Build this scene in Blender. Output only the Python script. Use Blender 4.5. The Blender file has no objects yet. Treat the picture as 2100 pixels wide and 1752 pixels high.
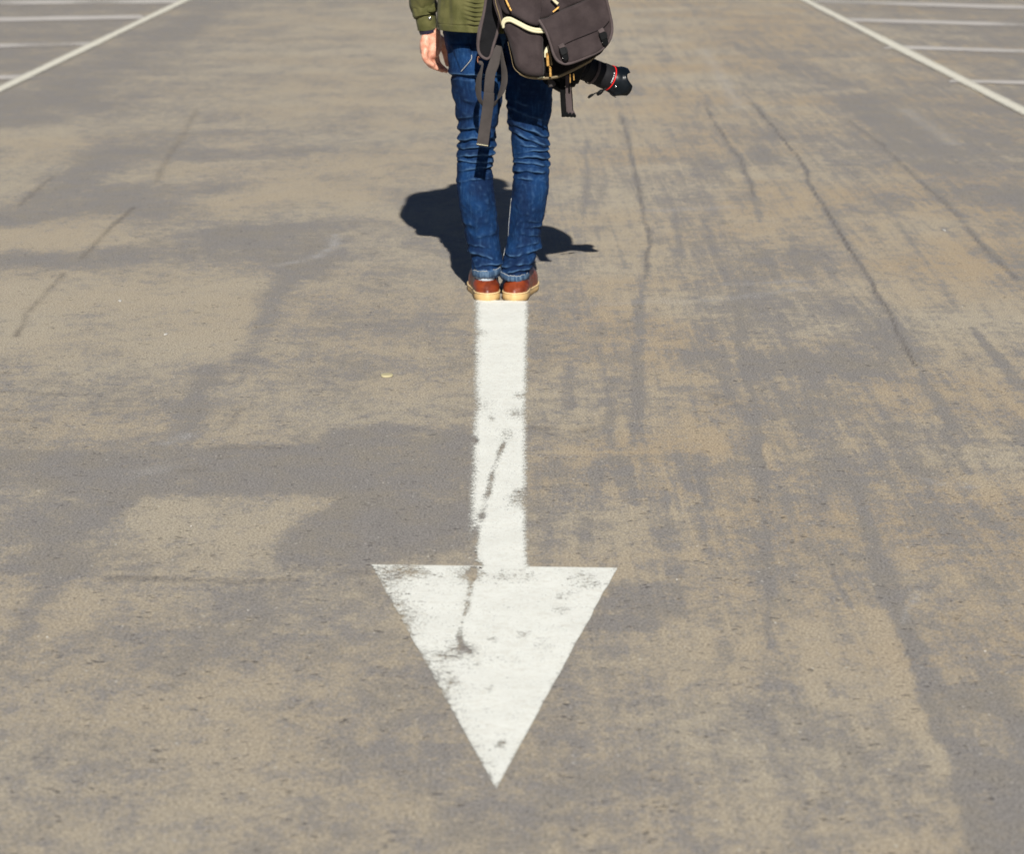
import bpy, bmesh, math, random
import numpy as np
from mathutils import Vector, Matrix, noise
from mathutils.bvhtree import BVHTree
random.seed(7)
S = bpy.context.scene
COL = S.collection

# ------------------------------------------------------------------ camera
F, H = 5200.0, 1.303
TH = math.atan(1192.0 / F)                 # pitch below the horizon
YAW = -math.atan(15.0 / F / math.cos(TH) * math.cos(TH))
cam_d = bpy.data.cameras.new('camera'); cam = bpy.data.objects.new('camera', cam_d); COL.objects.link(cam)
cam.location = (0, 0, H)
cam.rotation_euler = (math.pi / 2 - TH, 0, YAW)
cam_d.sensor_width = 36; cam_d.sensor_fit = 'HORIZONTAL'; cam_d.lens = 36 * F / 2100
cam_d.clip_start = 0.05; cam_d.clip_end = 2000
cam_d.dof.use_dof = True; cam_d.dof.focus_distance = 6.0; cam_d.dof.aperture_fstop = 7.0
S.camera = cam
# ------------------------------------------------------------------ light
SUN_EL, SUN_AZ = 31.5, 3.0                 # behind the camera, a little to the right
w = bpy.data.worlds.new('World'); S.world = w; w.use_nodes = True
nt = w.node_tree; nt.nodes.clear()
sky = nt.nodes.new('ShaderNodeTexSky'); sky.sky_type = 'NISHITA'; sky.sun_disc = False
sky.air_density = 0.3; sky.dust_density = 0.2; sky.ozone_density = 0.5; sky.sun_elevation = math.radians(SUN_EL); sky.sun_rotation = math.radians(180 - SUN_AZ)
bg = nt.nodes.new('ShaderNodeBackground'); bg.inputs[1].default_value = 0.05
wo = nt.nodes.new('ShaderNodeOutputWorld')
nt.links.new(sky.outputs[0], bg.inputs[0]); nt.links.new(bg.outputs[0], wo.inputs[0])
sd = bpy.data.lights.new('sun', 'SUN'); sd.energy = 5.0; sd.angle = math.radians(0.5); sd.color = (1.0, 0.955, 0.88)
sun = bpy.data.objects.new('sun', sd); COL.objects.link(sun)
sun.rotation_euler = (math.radians(90 - SUN_EL), 0, math.radians(SUN_AZ))
S.view_settings.view_transform = 'Standard'; S.view_settings.look = 'None'
S.view_settings.exposure = 0.58; S.view_settings.gamma = 1.0; S.view_settings.use_curve_mapping = False
S.cycles.max_bounces = 5; S.cycles.transparent_max_bounces = 8
S.cycles.use_denoising = True

# ------------------------------------------------------------------ measuring helpers (photo 2100 px wide)
RM = cam.rotation_euler.to_matrix(); CP = Vector((0, 0, H))
def ray(x, y):
    return RM @ Vector(((x - 1050) / F, -(y - 876) / F, -1))
def ground(x, y):
    d = ray(x, y); t = -H / d.z
    return CP + d * t
def at(x, y, Y):
    d = ray(x, y); t = Y / d.y
    return CP + d * t
D = ground(1028, 620).y
def z1(a, b, Y): return at(787.9 + a * .25014, b * .25014, Y)       # detail readings of the photo
def z2(a, b, Y): return at(787.9 + a * .22512, 262.6 + b * .22512, Y)
def z4(a, b, Y): return at(998 + a * .1451, b * .1451, Y)
def zh(a, b, Y): return at(840.5 + a * .09005, b * .09005, Y)
def zs(a, b, Y): return at(935 + a * .18, b * .18, Y)

# ------------------------------------------------------------------ numpy noise
_rs = np.random.RandomState(3); _perm = _rs.rand(64, 64)
def vnoise(x, y):
    xi = np.floor(x).astype(int); yi = np.floor(y).astype(int); fx = x - xi; fy = y - yi
    fx = fx * fx * (3 - 2 * fx); fy = fy * fy * (3 - 2 * fy)
    g = lambda a, b: _perm[a % 64, b % 64]
    return (g(xi, yi) * (1 - fx) + g(xi + 1, yi) * fx) * (1 - fy) + (g(xi, yi + 1) * (1 - fx) + g(xi + 1, yi + 1) * fx) * fy
def fbm(x, y, o=4):
    s = 0; a = .5; t = 0
    for k in range(o):
        s = s + a * vnoise(x * 2 ** k + 17.3 * k, y * 2 ** k + 5.1 * k); t += a; a *= .55
    return s / t
def sst(a, b, x):
    t = np.clip((x - a) / (b - a), 0, 1); return t * t * (3 - 2 * t)

# ------------------------------------------------------------------ materials
class NT:
    def __init__(s, name):
        s.m = bpy.data.materials.new(name); s.m.use_nodes = True
        s.t = s.m.node_tree; s.t.nodes.clear()
        s.out = s.n('ShaderNodeOutputMaterial'); s.b = s.n('ShaderNodeBsdfPrincipled')
        s.l(s.b.outputs[0], s.out.inputs[0])
    def n(s, k, **kw):
        o = s.t.nodes.new(k)
        for a, v in kw.items(): setattr(o, a, v)
        return o
    def l(s, a, b): s.t.links.new(a, b)
    def val(s, sock, v):
        if hasattr(v, 'is_output') or hasattr(v, 'links'): s.l(v, sock)
        else: sock.default_value = v
    def coord(s, sc=(1, 1, 1), kind='pos'):
        if kind == 'pos': c = s.n('ShaderNodeNewGeometry').outputs['Position']
        else: c = s.n('ShaderNodeTexCoord').outputs['Object']
        mp = s.n('ShaderNodeMapping'); mp.inputs['Scale'].default_value = sc; s.l(c, mp.inputs[0]); return mp.outputs[0]
    def noise(s, sc=(1, 1, 1), scale=1, det=4, rough=.55, dist=0):
        n = s.n('ShaderNodeTexNoise'); s.l(s.coord(sc), n.inputs['Vector']); n.inputs['Scale'].default_value = scale
        n.inputs['Detail'].default_value = det; n.inputs['Roughness'].default_value = rough; n.inputs['Distortion'].default_value = dist
        return n.outputs['Fac']
    def math(s, op, a, b=0.0, c=None, clamp=False):
        m = s.n('ShaderNodeMath', operation=op, use_clamp=clamp); s.val(m.inputs[0], a); s.val(m.inputs[1], b)
        if c is not None: s.val(m.inputs[2], c)
        return m.outputs[0]
    def step(s, x, a, b):
        r = s.n('ShaderNodeMapRange', interpolation_type='SMOOTHSTEP'); s.val(r.inputs['Value'], x)
        r.inputs['From Min'].default_value = a; r.inputs['From Max'].default_value = b; return r.outputs[0]
    def rng(s, x, a, b, c, d):
        r = s.n('ShaderNodeMapRange'); s.val(r.inputs['Value'], x)
        for k, v in zip(('From Min', 'From Max', 'To Min', 'To Max'), (a, b, c, d)): r.inputs[k].default_value = v
        return r.outputs[0]
    def mix(s, f, a, b, mode='MIX'):
        m = s.n('ShaderNodeMix', data_type='RGBA', blend_type=mode); s.val(m.inputs[0], f)
        for k, v in ((6, a), (7, b)):
            if isinstance(v, tuple): m.inputs[k].default_value = (*v, 1) if len(v) == 3 else v
            else: s.l(v, m.inputs[k])
        return m.outputs[2]
    def bump(s, h, dist, strength=1.0, prev=None):
        b = s.n('ShaderNodeBump'); b.inputs['Strength'].default_value = strength; b.inputs['Distance'].default_value = dist
        s.l(h, b.inputs['Height'])
        if prev is not None: s.l(prev, b.inputs['Normal'])
        return b.outputs[0]
    def set(s, **kw):
        for k, v in kw.items(): s.val(s.b.inputs[k.replace('_', ' ')], v)

def cloth(name, c, c2, rough=.85, weave=900, blotch=14, bumpd=.0006, sheen=0.05, spec=.2):
    M = NT(name)
    n1 = M.noise(scale=blotch, det=5); n2 = M.noise(scale=weave, det=2, rough=.7)
    col = M.mix(M.step(n1, .35, .68), c, c2)
    col = M.mix(1.0, col, M.mix(n2, (.72, .72, .72), (1.28, 1.28, 1.28)), 'MULTIPLY')
    M.set(Base_Color=col, Roughness=rough, Sheen_Weight=sheen); M.b.inputs['Specular IOR Level'].default_value = spec
    b1 = M.bump(M.noise(scale=45, det=4), .004, .45)
    M.set(Normal=M.bump(n2, bumpd, .6, b1)); return M.m
def plain(name, c, rough=.5, metal=0.0, spec=.5, var=.15, scale=60):
    M = NT(name); n = M.noise(scale=scale, det=4)
    lo = tuple(x * (1 - var) for x in c); hi = tuple(min(1, x * (1 + var)) for x in c)
    M.set(Base_Color=M.mix(n, lo, hi), Roughness=M.rng(n, .3, .7, rough * .9, min(1, rough * 1.1)), Metallic=metal)
    M.b.inputs['Specular IOR Level'].default_value = spec
    M.set(Normal=M.bump(n, .0006, .3)); return M.m

# denim
M = NT('denim')
wear = M.noise((1, 1, .1), 150, 4, .7); blot = M.noise(scale=11, det=4); weave = M.noise((1, 1, .45), 1300, 2, .8)
geo = M.n('ShaderNodeNewGeometry')
col = M.mix(M.step(blot, .35, .7), (.0011, .0095, .038), (.0034, .027, .092))
f = M.math('MULTIPLY', M.step(wear, .48, .75), M.rng(blot, .32, .66, .05, .95))
col = M.mix(f, col, (.019, .06, .142))
col = M.mix(M.step(geo.outputs['Pointiness'], .505, .56), col, (.04, .09, .18))
col = M.mix(1.0, col, M.mix(weave, (.6, .6, .62), (1.4, 1.4, 1.38)), 'MULTIPLY')
M.set(Base_Color=col, Roughness=.85); M.b.inputs['Specular IOR Level'].default_value = .15
M.set(Normal=M.bump(weave, .0005, .6, M.bump(M.noise(scale=38, det=5, rough=.6), .005, .55)))
DENIM = M.m
M = NT('denim_light'); n = M.noise((1, 1, .3), 500, 3, .7); n2 = M.noise((1, 1, .2), 160, 3)
M.set(Base_Color=M.mix(M.step(n2, .42, .62), M.mix(n, (.005, .022, .06), (.02, .055, .11)), (.06, .105, .165)), Roughness=.9, Normal=M.bump(n, .001, .6)); DENIM_L = M.m
STITCH = cloth('pale_thread', (.22, .23, .24), (.4, .4, .38), weave=700)
JACKET = cloth('olive_cotton', (.056, .057, .0165), (.092, .088, .031), weave=1000, blotch=22, rough=.75)
KNIT = cloth('dark_navy_knit', (.008, .007, .016), (.03, .022, .05), weave=260, bumpd=.004)
CANVAS = cloth('brown_grey_canvas', (.024, .017, .0178), (.038, .028, .0285), weave=1100, blotch=18)
CANVAS_D = cloth('dark_canvas', (.005, .0042, .0045), (.009, .0078, .008), weave=1100, sheen=0, spec=.08)
WEB = cloth('grey_webbing', (.034, .029, .0275), (.05, .043, .041), weave=800)
TRIM = cloth('greyish_trim', (.052, .039, .039), (.072, .056, .056), weave=700)
BLACKW = cloth('black_webbing', (.004, .004, .004), (.009, .009, .010), weave=800, sheen=0, spec=.05)
MESHB = cloth('black_mesh', (.006, .006, .007), (.010, .010, .011), weave=380, bumpd=.002, sheen=0, spec=.05)
CREAM = plain('cream_zip_tape', (.47, .44, .29), .6, var=.1, scale=300)
CREAM_D = plain('tan_zip_tape', (.13, .095, .045), .6, var=.25, scale=300)
BRASS = plain('aged_brass', (.62, .36, .11), .35, 1.0, var=.25, scale=200)
COPPER = plain('copper_ring', (.55, .25, .15), .4, 1.0)
STEEL = plain('steel_snap', (.55, .55, .53), .25, 1.0)
PLAST = plain('black_plastic', (.004, .0045, .005), .5, var=.2, spec=.09)
LENSB = plain('satin_black_lens', (.003, .005, .0075), .32, spec=.2, var=.2, scale=150)
RUBBER = plain('grey_rubber', (.010, .010, .0115), .6, var=.2, spec=.12)
RED = plain('red_lens_ring', (.62, .012, .012), .35)
WHITE = plain('white_print', (.7, .7, .7), .5)
GLASS = plain('dark_glass', (.004, .004, .008), .08)
SOCK = cloth('pale_sock', (.42, .47, .52), (.55, .6, .64), weave=600)
SOLE = plain('crepe_sole', (.47, .315, .135), .6, var=.14, scale=70)
WELT = plain('pale_welt', (.60, .44, .23), .6, var=.15, scale=200)
M = NT('brown_leather'); n = M.noise(scale=30, det=5); n2 = M.noise((1, 1, 6), 55, 4)
M.set(Base_Color=M.mix(M.step(n, .3, .7), (.088, .0145, .005), (.20, .036, .009)), Roughness=M.rng(n2, .3, .7, .3, .5), Normal=M.bump(n2, .0025, .5))
LEATHER = M.m
M = NT('skin'); n = M.noise(scale=70, det=5); n2 = M.noise(scale=400, det=3)
M.set(Base_Color=M.mix(M.step(n, .3, .7), (.49, .195, .125), (.62, .335, .24)), Roughness=.5, Subsurface_Weight=.15, Normal=M.bump(n2, .0008, .5, M.bump(n, .003, .4)))
M.b.inputs['Subsurface Radius'].default_value = (.012, .004, .002); M.b.inputs['Subsurface Scale'].default_value = 1.0
SKIN = M.m
HAIR = cloth('brown_hair', (.02, .012, .007), (.045, .028, .016), weave=300, rough=.5, bumpd=.004)

# ------------------------------------------------------------------ object helpers
def tag(o, label=None, cat=None, group=None, kind=None):
    for k, v in (('label', label), ('category', cat), ('group', group), ('kind', kind)):
        if v: o[k] = v
    return o
def empty(name, loc=(0, 0, 0)):
    o = bpy.data.objects.new(name, None); COL.objects.link(o); o.location = loc; o.empty_display_size = .1; return o
def link(name, me, m, parent=None):
    o = bpy.data.objects.new(name, me); COL.objects.link(o)
    if m: me.materials.append(m)
    if parent:
        o.parent = parent
        r = parent
        off = Vector()
        while r: off += r.location; r = r.parent
        o.location = -off if parent.type == 'EMPTY' else (0, 0, 0)
    return o
def obj(name, geo, m, parent=None, smooth=True, sub=0, rem=0, label=None):
    me = bpy.data.meshes.new(name); v, f = geo
    me.from_pydata([tuple(p) for p in v], [], f); me.update()
    bm = bmesh.new(); bm.from_mesh(me); bmesh.ops.recalc_face_normals(bm, faces=bm.faces); bm.to_mesh(me); bm.free()
    me.polygons.foreach_set('use_smooth', [smooth] * len(me.polygons))
    o = link(name, me, m, parent)
    if rem:
        r = o.modifiers.new('r', 'REMESH'); r.mode = 'VOXEL'; r.voxel_size = rem; r.use_smooth_shade = True
        s = o.modifiers.new('s', 'SMOOTH'); s.factor = .5; s.iterations = 3
    if sub:
        s = o.modifiers.new('s', 'SUBSURF'); s.levels = s.render_levels = sub
    if label: o['label'] = label
    return o
def join(*gs):
    V, Fc = [], []
    for v, f in gs:
        k = len(V); V += list(v); Fc += [tuple(i + k for i in q) for q in f]
    return V, Fc
def loft(rings, cap=(True, True), closed=True):
    n = len(rings[0]); V = [p for r in rings for p in r]; Fc = []
    for i in range(len(rings) - 1):
        for j in range(n if closed else n - 1):
            a = i * n + j; b = i * n + (j + 1) % n
            Fc.append((a, b, b + n, a + n))
    for flag, i in ((cap[0], 0), (cap[1], len(rings) - 1)):
        if flag:
            c = sum((Vector(p) for p in rings[i]), Vector()) / n; V.append(c); k = len(V) - 1
            Fc += [(i * n + (j + 1) % n, i * n + j, k) for j in range(n)]
    return V, Fc
def spline(P, n):
    P = [Vector(p) for p in P]; out = []
    m = len(P) - 1
    for k in range(n):
        t = k / (n - 1) * m; i = min(int(t), m - 1); u = t - i
        a = P[max(i - 1, 0)]; b = P[i]; c = P[i + 1]; d = P[min(i + 2, m)]
        out.append(.5 * ((2 * b) + (c - a) * u + (2 * a - 5 * b + 4 * c - d) * u * u + (3 * b - a - 3 * c + d) * u ** 3))
    return out
def lerpv(R, n):
    m = len(R) - 1; o = []
    for k in range(n):
        t = k / (n - 1) * m; i = min(int(t), m - 1); u = t - i; u = u * u * (3 - 2 * u) if m > 1 else u
        o.append(R[i] * (1 - u) + R[i + 1] * u)
    return o
def frames(P, up=Vector((0, 1, 0))):
    out = []
    for i in range(len(P)):
        t = (P[min(i + 1, len(P) - 1)] - P[max(i - 1, 0)]).normalized()
        a = up - t * up.dot(t)
        if a.length < 1e-4: a = Vector((1, 0, 0)) - t * t.x
        a.normalize(); out.append((t, a, t.cross(a)))
    return out
def tube(P, R, seg=12, n=None, flat=1.0, rnd=True, up=Vector((0, 1, 0)), sm=True):
    n = n or max(len(P) * 4, 8)
    pts = spline(P, n) if sm else [Vector(p) for p in P]
    n = len(pts)
    rad = lerpv(list(R), n) if hasattr(R, '__len__') else [R] * n
    fr = frames(pts, up); rings = []
    def ring(c, f, r): return [c + f[1] * (math.cos(2 * math.pi * k / seg) * r * flat) + f[2] * (math.sin(2 * math.pi * k / seg) * r) for k in range(seg)]
    if rnd:
        for q in (.95, .7, .35): rings.append(ring(pts[0] - fr[0][0] * rad[0] * q * min(flat, 1), fr[0], rad[0] * math.sqrt(1 - q * q)))
    for i in range(n): rings.append(ring(pts[i], fr[i], rad[i]))
    if rnd:
        for q in (.35, .7, .95): rings.append(ring(pts[-1] + fr[-1][0] * rad[-1] * q * min(flat, 1), fr[-1], rad[-1] * math.sqrt(1 - q * q)))
    return loft(rings)
def ball(c, r, seg=16, rows=10):
    c = Vector(c); r = Vector(r) if hasattr(r, '__len__') else Vector((r, r, r)); rings = []
    for i in range(1, rows):
        a = math.pi * i / rows
        rings.append([c + Vector((r.x * math.sin(a) * math.cos(2 * math.pi * k / seg), r.y * math.sin(a) * math.sin(2 * math.pi * k / seg), -r.z * math.cos(a))) for k in range(seg)])
    return loft(rings)
def ribbon(P, W, th, n=40, nrm=Vector((0, -1, 0)), wdirs=None):
    """webbing: path, half width(s), thickness; wdirs = across-vectors at the path points"""
    pts = spline(P, n); wd = lerpv(list(W), n) if hasattr(W, '__len__') else [W] * n
    if wdirs: ds = [d.normalized() for d in spline(wdirs, n)]
    rings = []
    for i in range(n):
        t = (pts[min(i + 1, n - 1)] - pts[max(i - 1, 0)]).normalized()
        a = ds[i] if wdirs else t.cross(nrm).normalized()
        b = a.cross(t).normalized() * th / 2; a = a * wd[i]; c = pts[i]; e = .88
        rings.append([c - a * e + b, c + a * e + b, c + a + b * .4, c + a - b * .4, c + a * e - b, c - a * e - b, c - a - b * .4, c - a + b * .4])
    return loft(rings)
def bar(A, B, wx, wy, bev=.25, up=Vector((0, 1, 0)), taper=1.0):
    """a bevelled bar from A to B"""
    A = Vector(A); B = Vector(B); t = (B - A).normalized(); a = (up - t * up.dot(t)).normalized(); b = t.cross(a)
    L = (B - A).length; e = min(wx, wy) * bev
    def sec(c, s, k):
        x, y = wx * s - (1 - k) * e, wy * s - (1 - k) * e
        return [c + b * (x * p) + a * (y * q) for p, q in ((-1, -.8), (-.8, -1), (.8, -1), (1, -.8), (1, .8), (.8, 1), (-.8, 1), (-1, .8))]
    return loft([sec(A, 1, 0), sec(A + t * e, 1, 1), sec(B - t * e, taper, 1), sec(B, taper, 0)])
def resample(P, n):
    P = [Vector(p) for p in P]; Q = P + [P[0]]
    d = [0]
    for i in range(len(P)): d.append(d[-1] + (Q[i + 1] - Q[i]).length)
    out = []
    for k in range(n):
        s = d[-1] * k / n; i = max(j for j in range(len(P)) if d[j] <= s); u = (s - d[i]) / max(d[i + 1] - d[i], 1e-9)
        a = P[i - 1]; b = P[i]; c = P[(i + 1) % len(P)]; e = P[(i + 2) % len(P)]
        out.append(.5 * ((2 * b) + (c - a) * u + (2 * a - 5 * b + 4 * c - e) * u * u + (3 * b - a - 3 * c + e) * u ** 3))
    return out
def pillow(out2, front, back, rnd=.03, n=120, rings=26, wr=.003, seed=0.0):
    """cushion panel: closed outline (world x, z), front/back depth as functions of (x, z), rounded rim"""
    P = resample([(p[0], 0, p[2]) for p in out2], n); c = sum(P, Vector()) / n
    R = []
    for s, y in ((1.0, None),):
        R.append([Vector((p.x, back(p.x, p.z), p.z)) for p in P])
    K = rings
    for k in range(K):
        q = k / (K - 1); row = []
        for p in P:
            L = (p - c).length; e = min(rnd / L, .9)
            if q < .4:                                       # rim arc
                a = q / .4 * math.pi / 2; s = 1 - e * (1 - math.cos(a)); dy = rnd * (1 - math.sin(a))
            else:
                s = (1 - e) * (1 - (q - .4) / .6 * .985); dy = 0
            v = c + (p - c) * s
            y = front(v.x, v.z) + dy
            y += wr * (noise.noise(Vector((v.x * 11 + seed, v.z * 14, seed))) + .5 * noise.noise(Vector((v.x * 30 + seed, v.z * 26, seed))))
            row.append(Vector((v.x, min(y, back(v.x, v.z)), v.z)))
        R.append(row)
    return loft(R)

# ------------------------------------------------------------------ GROUND
def gp(L): return np.array([ground(x, y).xy[:] for x, y in L])
def seg_dist(X, Y, A, B):
    d = B - A; L = (d ** 2).sum() + 1e-12
    t = np.clip(((X - A[0]) * d[0] + (Y - A[1]) * d[1]) / L, 0, 1)
    return X - A[0] - t * d[0], Y - A[1] - t * d[1]
def stroke(X, Y, P, hw, ys=1.0):
    """soft distance to a polyline, hw half width across (m); ys stretches the tolerance along the lane"""
    best = np.full(X.shape, 1e9)
    for i in range(len(P) - 1):
        dx, dy = seg_dist(X, Y, P[i], P[i + 1]); best = np.minimum(best, dx * dx + (dy / ys) ** 2)
    return np.sqrt(best) / hw
def poly_sd(X, Y, P):
    ins = np.zeros(X.shape, bool); best = np.full(X.shape, 1e9)
    for i in range(len(P)):
        a = P[i]; b = P[(i + 1) % len(P)]
        dx, dy = seg_dist(X, Y, a, b); best = np.minimum(best, dx * dx + dy * dy * .25)
        c = ((a[1] > Y) != (b[1] > Y)) & (X < (b[0] - a[0]) * (Y - a[1]) / (b[1] - a[1] + 1e-12) + a[0]); ins ^= c
    d = np.sqrt(best); return np.where(ins, d, -d)
def q3(L): return [(x * .4002, 210 + y * .4002) for x, y in L]
def q6(L): return [(x * .4753, 735.5 + y * .4753) for x, y in L]
def q5(L): return [(1103 + x * .4748, 630.4 + y * .4748) for x, y in L]
def qg(L): return [(1155.7 + x * .4497, 210 + y * .4497) for x, y in L]
def q7(L): return [(1103 + x * .4748, 1155.8 + y * .4748) for x, y in L]
PATCH = [   # outline, strength (+ grey, - tan), softness
    ([(-200, -10), (400, -10), (-100, 240)], .7, .5), ([(1690, -5), (2300, -5), (2300, 300), (2000, 160)], .55, .5),
    (q3([(450, 240), (520, 205), (900, 195), (1050, 225), (1700, 212), (1705, 243), (1500, 272), (1100, 302), (850, 305), (640, 312), (560, 350), (430, 402), (330, 412), (280, 450), (330, 360)]), .9, .10),
    (q3([(-100, 560), (130, 500), (250, 430), (340, 405), (800, 418), (1320, 402), (1270, 442), (1000, 485), (850, 575), (600, 535), (350, 568), (150, 605), (-100, 655)]), 1.0, .08),
    (q3([(-100, 755), (300, 770), (420, 790), (560, 760), (800, 700), (1000, 690), (1300, 640), (1650, 640), (1710, 700), (1700, 760), (1600, 905), (1380, 880), (1380, 820), (1150, 815), (900, 800), (600, 833), (350, 852), (-100, 800)]), 1.0, .07),
    (q3([(-100, -20), (760, -20), (650, 60), (300, 110), (-100, 90)]), .5, .3),
    (q6([(-100, 450), (400, 415), (650, 400), (900, 393), (1300, 370), (1420, 312), (1650, 290), (2060, 298), (2060, 890), (1600, 905), (1250, 880), (1200, 850), (1240, 700), (1400, 645), (1430, 578), (1200, 568), (850, 590), (600, 600), (200, 592), (-100, 592)]), 1.1, .03),
    (q6([(480, 645), (600, 600), (1200, 580), (1390, 600), (1240, 700), (1200, 880), (700, 930), (480, 880)]), -.6, .06),
    (q6([(-100, 640), (400, 625), (600, 600), (480, 730), (300, 800), (-100, 835)]), .9, .05),
    (q6([(550, 965), (1650, 960), (1900, 1300), (500, 1300), (250, 1250)]), .38, .06),
    (q3([(-100, 870), (350, 880), (900, 850), (1350, 900), (1300, 1280), (-100, 1312)]), -.7, .12), (q3([(-100, 660), (560, 570), (700, 560), (560, 740), (350, 760), (-100, 750)]), -.6, .08),
    (q3([(640, 315), (1500, 305), (2050, 330), (2050, 600), (1700, 620), (1300, 620), (1000, 560), (800, 400), (560, 400)]), -.55, .12), (q3([(-50, 120), (380, 110), (440, 220), (250, 420), (-50, 520)]), -.5, .12),
    ([(840, -10), (1650, -10), (1500, 250), (1150, 430), (480, 200), (640, 30)], -.32, .9),
    (q5([(905, 205), (1530, 200), (1640, 315), (1240, 300), (915, 285)]), 1.0, .035), (q5([(900, -30), (1480, -30), (1550, 200), (900, 205)]), .42, .06),
    (q5([(490, 195), (790, 190), (800, 245), (495, 250)]), .7, .03), (q5([(60, 210), (430, 200), (430, 238), (90, 235)]), .6, .03),
    (q5([(500, 650), (960, 660), (950, 800), (640, 780), (500, 700)]), .6, .04), (q5([(0, 655), (320, 655), (300, 720), (0, 700)]), .5, .04),
    (q5([(980, 330), (1450, 330), (1800, 700), (1850, 900), (1000, 900)]), .22, .06), (q5([(640, 270), (760, 265), (780, 330), (650, 300)]), -.7, .03),
    (qg([(770, 90), (980, 110), (1010, 280), (840, 290)]), .8, .1), (qg([(1200, 130), (1500, 130), (1480, 285), (1150, 280)]), .5, .12),
    (qg([(380, 395), (830, 415), (830, 545), (390, 500)]), .6, .08), (qg([(850, 680), (1230, 640), (1390, 800), (900, 790)]), .75, .05),
    (qg([(1290, -20), (2110, -20), (2150, 320), (1700, 335), (1400, 100)]), .65, .2), (qg([(1550, 370), (2100, 380), (2100, 700), (1700, 520)]), .1, .2),
    (qg([(350, 530), (1120, 560), (1200, 430), (900, 330), (400, 380)]), -.35, .12), (qg([(1400, 520), (1700, 480), (2100, 1000), (1750, 1150), (1500, 900)]), -.4, .1), (qg([(0, 560), (350, 560), (380, 1000), (0, 1000)]), -.3, .1),
    (q7([(200, 100), (560, 95), (600, 260), (540, 360), (170, 350)]), .95, .02), (q7([(1740, 560), (2200, 550), (2200, 630), (1760, 640)]), .7, .02), (q7([(1790, 770), (2200, 790), (2200, 1300), (1930, 1300)]), .85, .02),
    (q7([(-600, 480), (1500, 480), (1500, 1300), (-600, 1300)]), .26, .06), (q7([(0, 950), (1300, 980), (1300, 1120), (0, 1100)]), .3, .04),
    (q6([(0, 1250), (600, 1250), (1300, 1500), (1500, 2200), (0, 2200)]), -.06, .1),
]
STREAK = [  # path, half width m, strength
    (q5([(430, -40), (440, 200), (425, 400), (400, 610)]), .016, 1.0), (q5([(855, -60), (890, 200), (920, 400), (950, 700), (975, 950), (990, 1217)]), .015, 1.1),
    (q5([(1480, -20), (1560, 100), (1660, 315), (1740, 430), (1785, 560), (1880, 720)]), .014, 1.2), (q5([(118, 260), (130, 440)]), .018, .9), (q5([(312, 300), (312, 590)]), .014, .8),
    (q5([(330, 650), (380, 700), (410, 850)]), .022, .8), (q5([(240, 660), (255, 800)]), .014, .7), (q5([(1360, 735), (1410, 900), (1450, 1050), (1500, 1217)]), .014, 1.0),
    (q5([(1150, 370), (1185, 560)]), .014, .7), (q5([(1880, 90), (1960, 200), (2070, 350)]), .016, .8), (q5([(1500, 450), (1560, 600)]), .013, .6), (q5([(790, 250), (815, 400)]), .012, .6),
    (q5([(700, 640), (705, 1000)]), .012, .6), (q5([(540, 800), (555, 980)]), .013, .7), (q5([(200, 900), (210, 1100)]), .014, .6), (q5([(1200, 800), (1240, 960)]), .014, .6), (q5([(1850, 800), (1940, 930)]), .016, .7),
    (qg([(840, -30), (950, 100), (1080, 260), (1150, 420), (1250, 570), (1400, 810), (1500, 1000), (1610, 1200)]), .013, 1.1),
    (qg([(1290, 70), (1450, 190), (1600, 340), (1750, 470), (1900, 640), (2060, 810)]), .017, .9), (qg([(640, -20), (740, 170), (820, 290), (870, 430), (905, 540)]), .016, .9),
    (qg([(255, 40), (300, 200), (340, 400), (390, 620), (380, 800), (345, 1070), (330, 1290)]), .013, 1.0), (qg([(100, 170), (110, 320), (92, 530)]), .014, .7), (qg([(500, 510), (540, 735)]), .014, .8),
    (qg([(640, 530), (700, 730), (790, 900), (840, 1250)]), .014, .8), (qg([(470, 80), (530, 230)]), .014, .6), (qg([(1320, 330), (1480, 480), (1620, 680), (1800, 950), (2000, 1200)]), .012, .7), (qg([(1700, 400), (1850, 560), (2000, 740)]), .014, .6),
    (qg([(1950, 380), (2150, 560)]), .018, .7), (qg([(1040, 620), (1080, 760)]), .012, .5),
    (q7([(1470, -20), (1560, 230), (1620, 420), (1700, 660), (1780, 850), (1870, 1100), (1910, 1280)]), .020, 1.4), (q7([(1000, 60), (1012, 370)]), .010, .9), (q7([(1280, 40), (1340, 190)]), .009, .8),
    (q7([(1440, 210), (1540, 450), (1590, 650), (1700, 790), (1740, 900)]), .028, -1.1), (q7([(1730, 800), (1830, 1050), (1850, 1200)]), .02, -.7), (q7([(1150, 250), (1230, 600)]), .03, -.5), (q7([(700, 280), (900, 330), (900, 560)]), .035, -.5),
    (q5([(985, 600), (1010, 700)]), .016, -.8), (q5([(1590, 180), (1640, 300)]), .012, -.8), (q5([(0, 625), (500, 630)]), .025, -.8), (q5([(920, 280), (960, 420)]), .015, -.6),
    (q3([(1480, 900), (1400, 1000), (1350, 1150), (1240, 1320)]), .05, 1.0), (q6([(900, 60), (830, 250), (780, 345), (640, 480), (480, 650), (330, 740), (140, 900)]), .045, 1.0), (q6([(1100, 10), (900, 40)]), .06, .8), (q6([(320, 890), (200, 1010), (60, 1200)]), .04, .9),
    ([(470, 0), (200, 150), (0, 255)], .28, .7), ([(1500, 60), (1900, 300), (2100, 420)], .16, .6),
]
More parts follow.
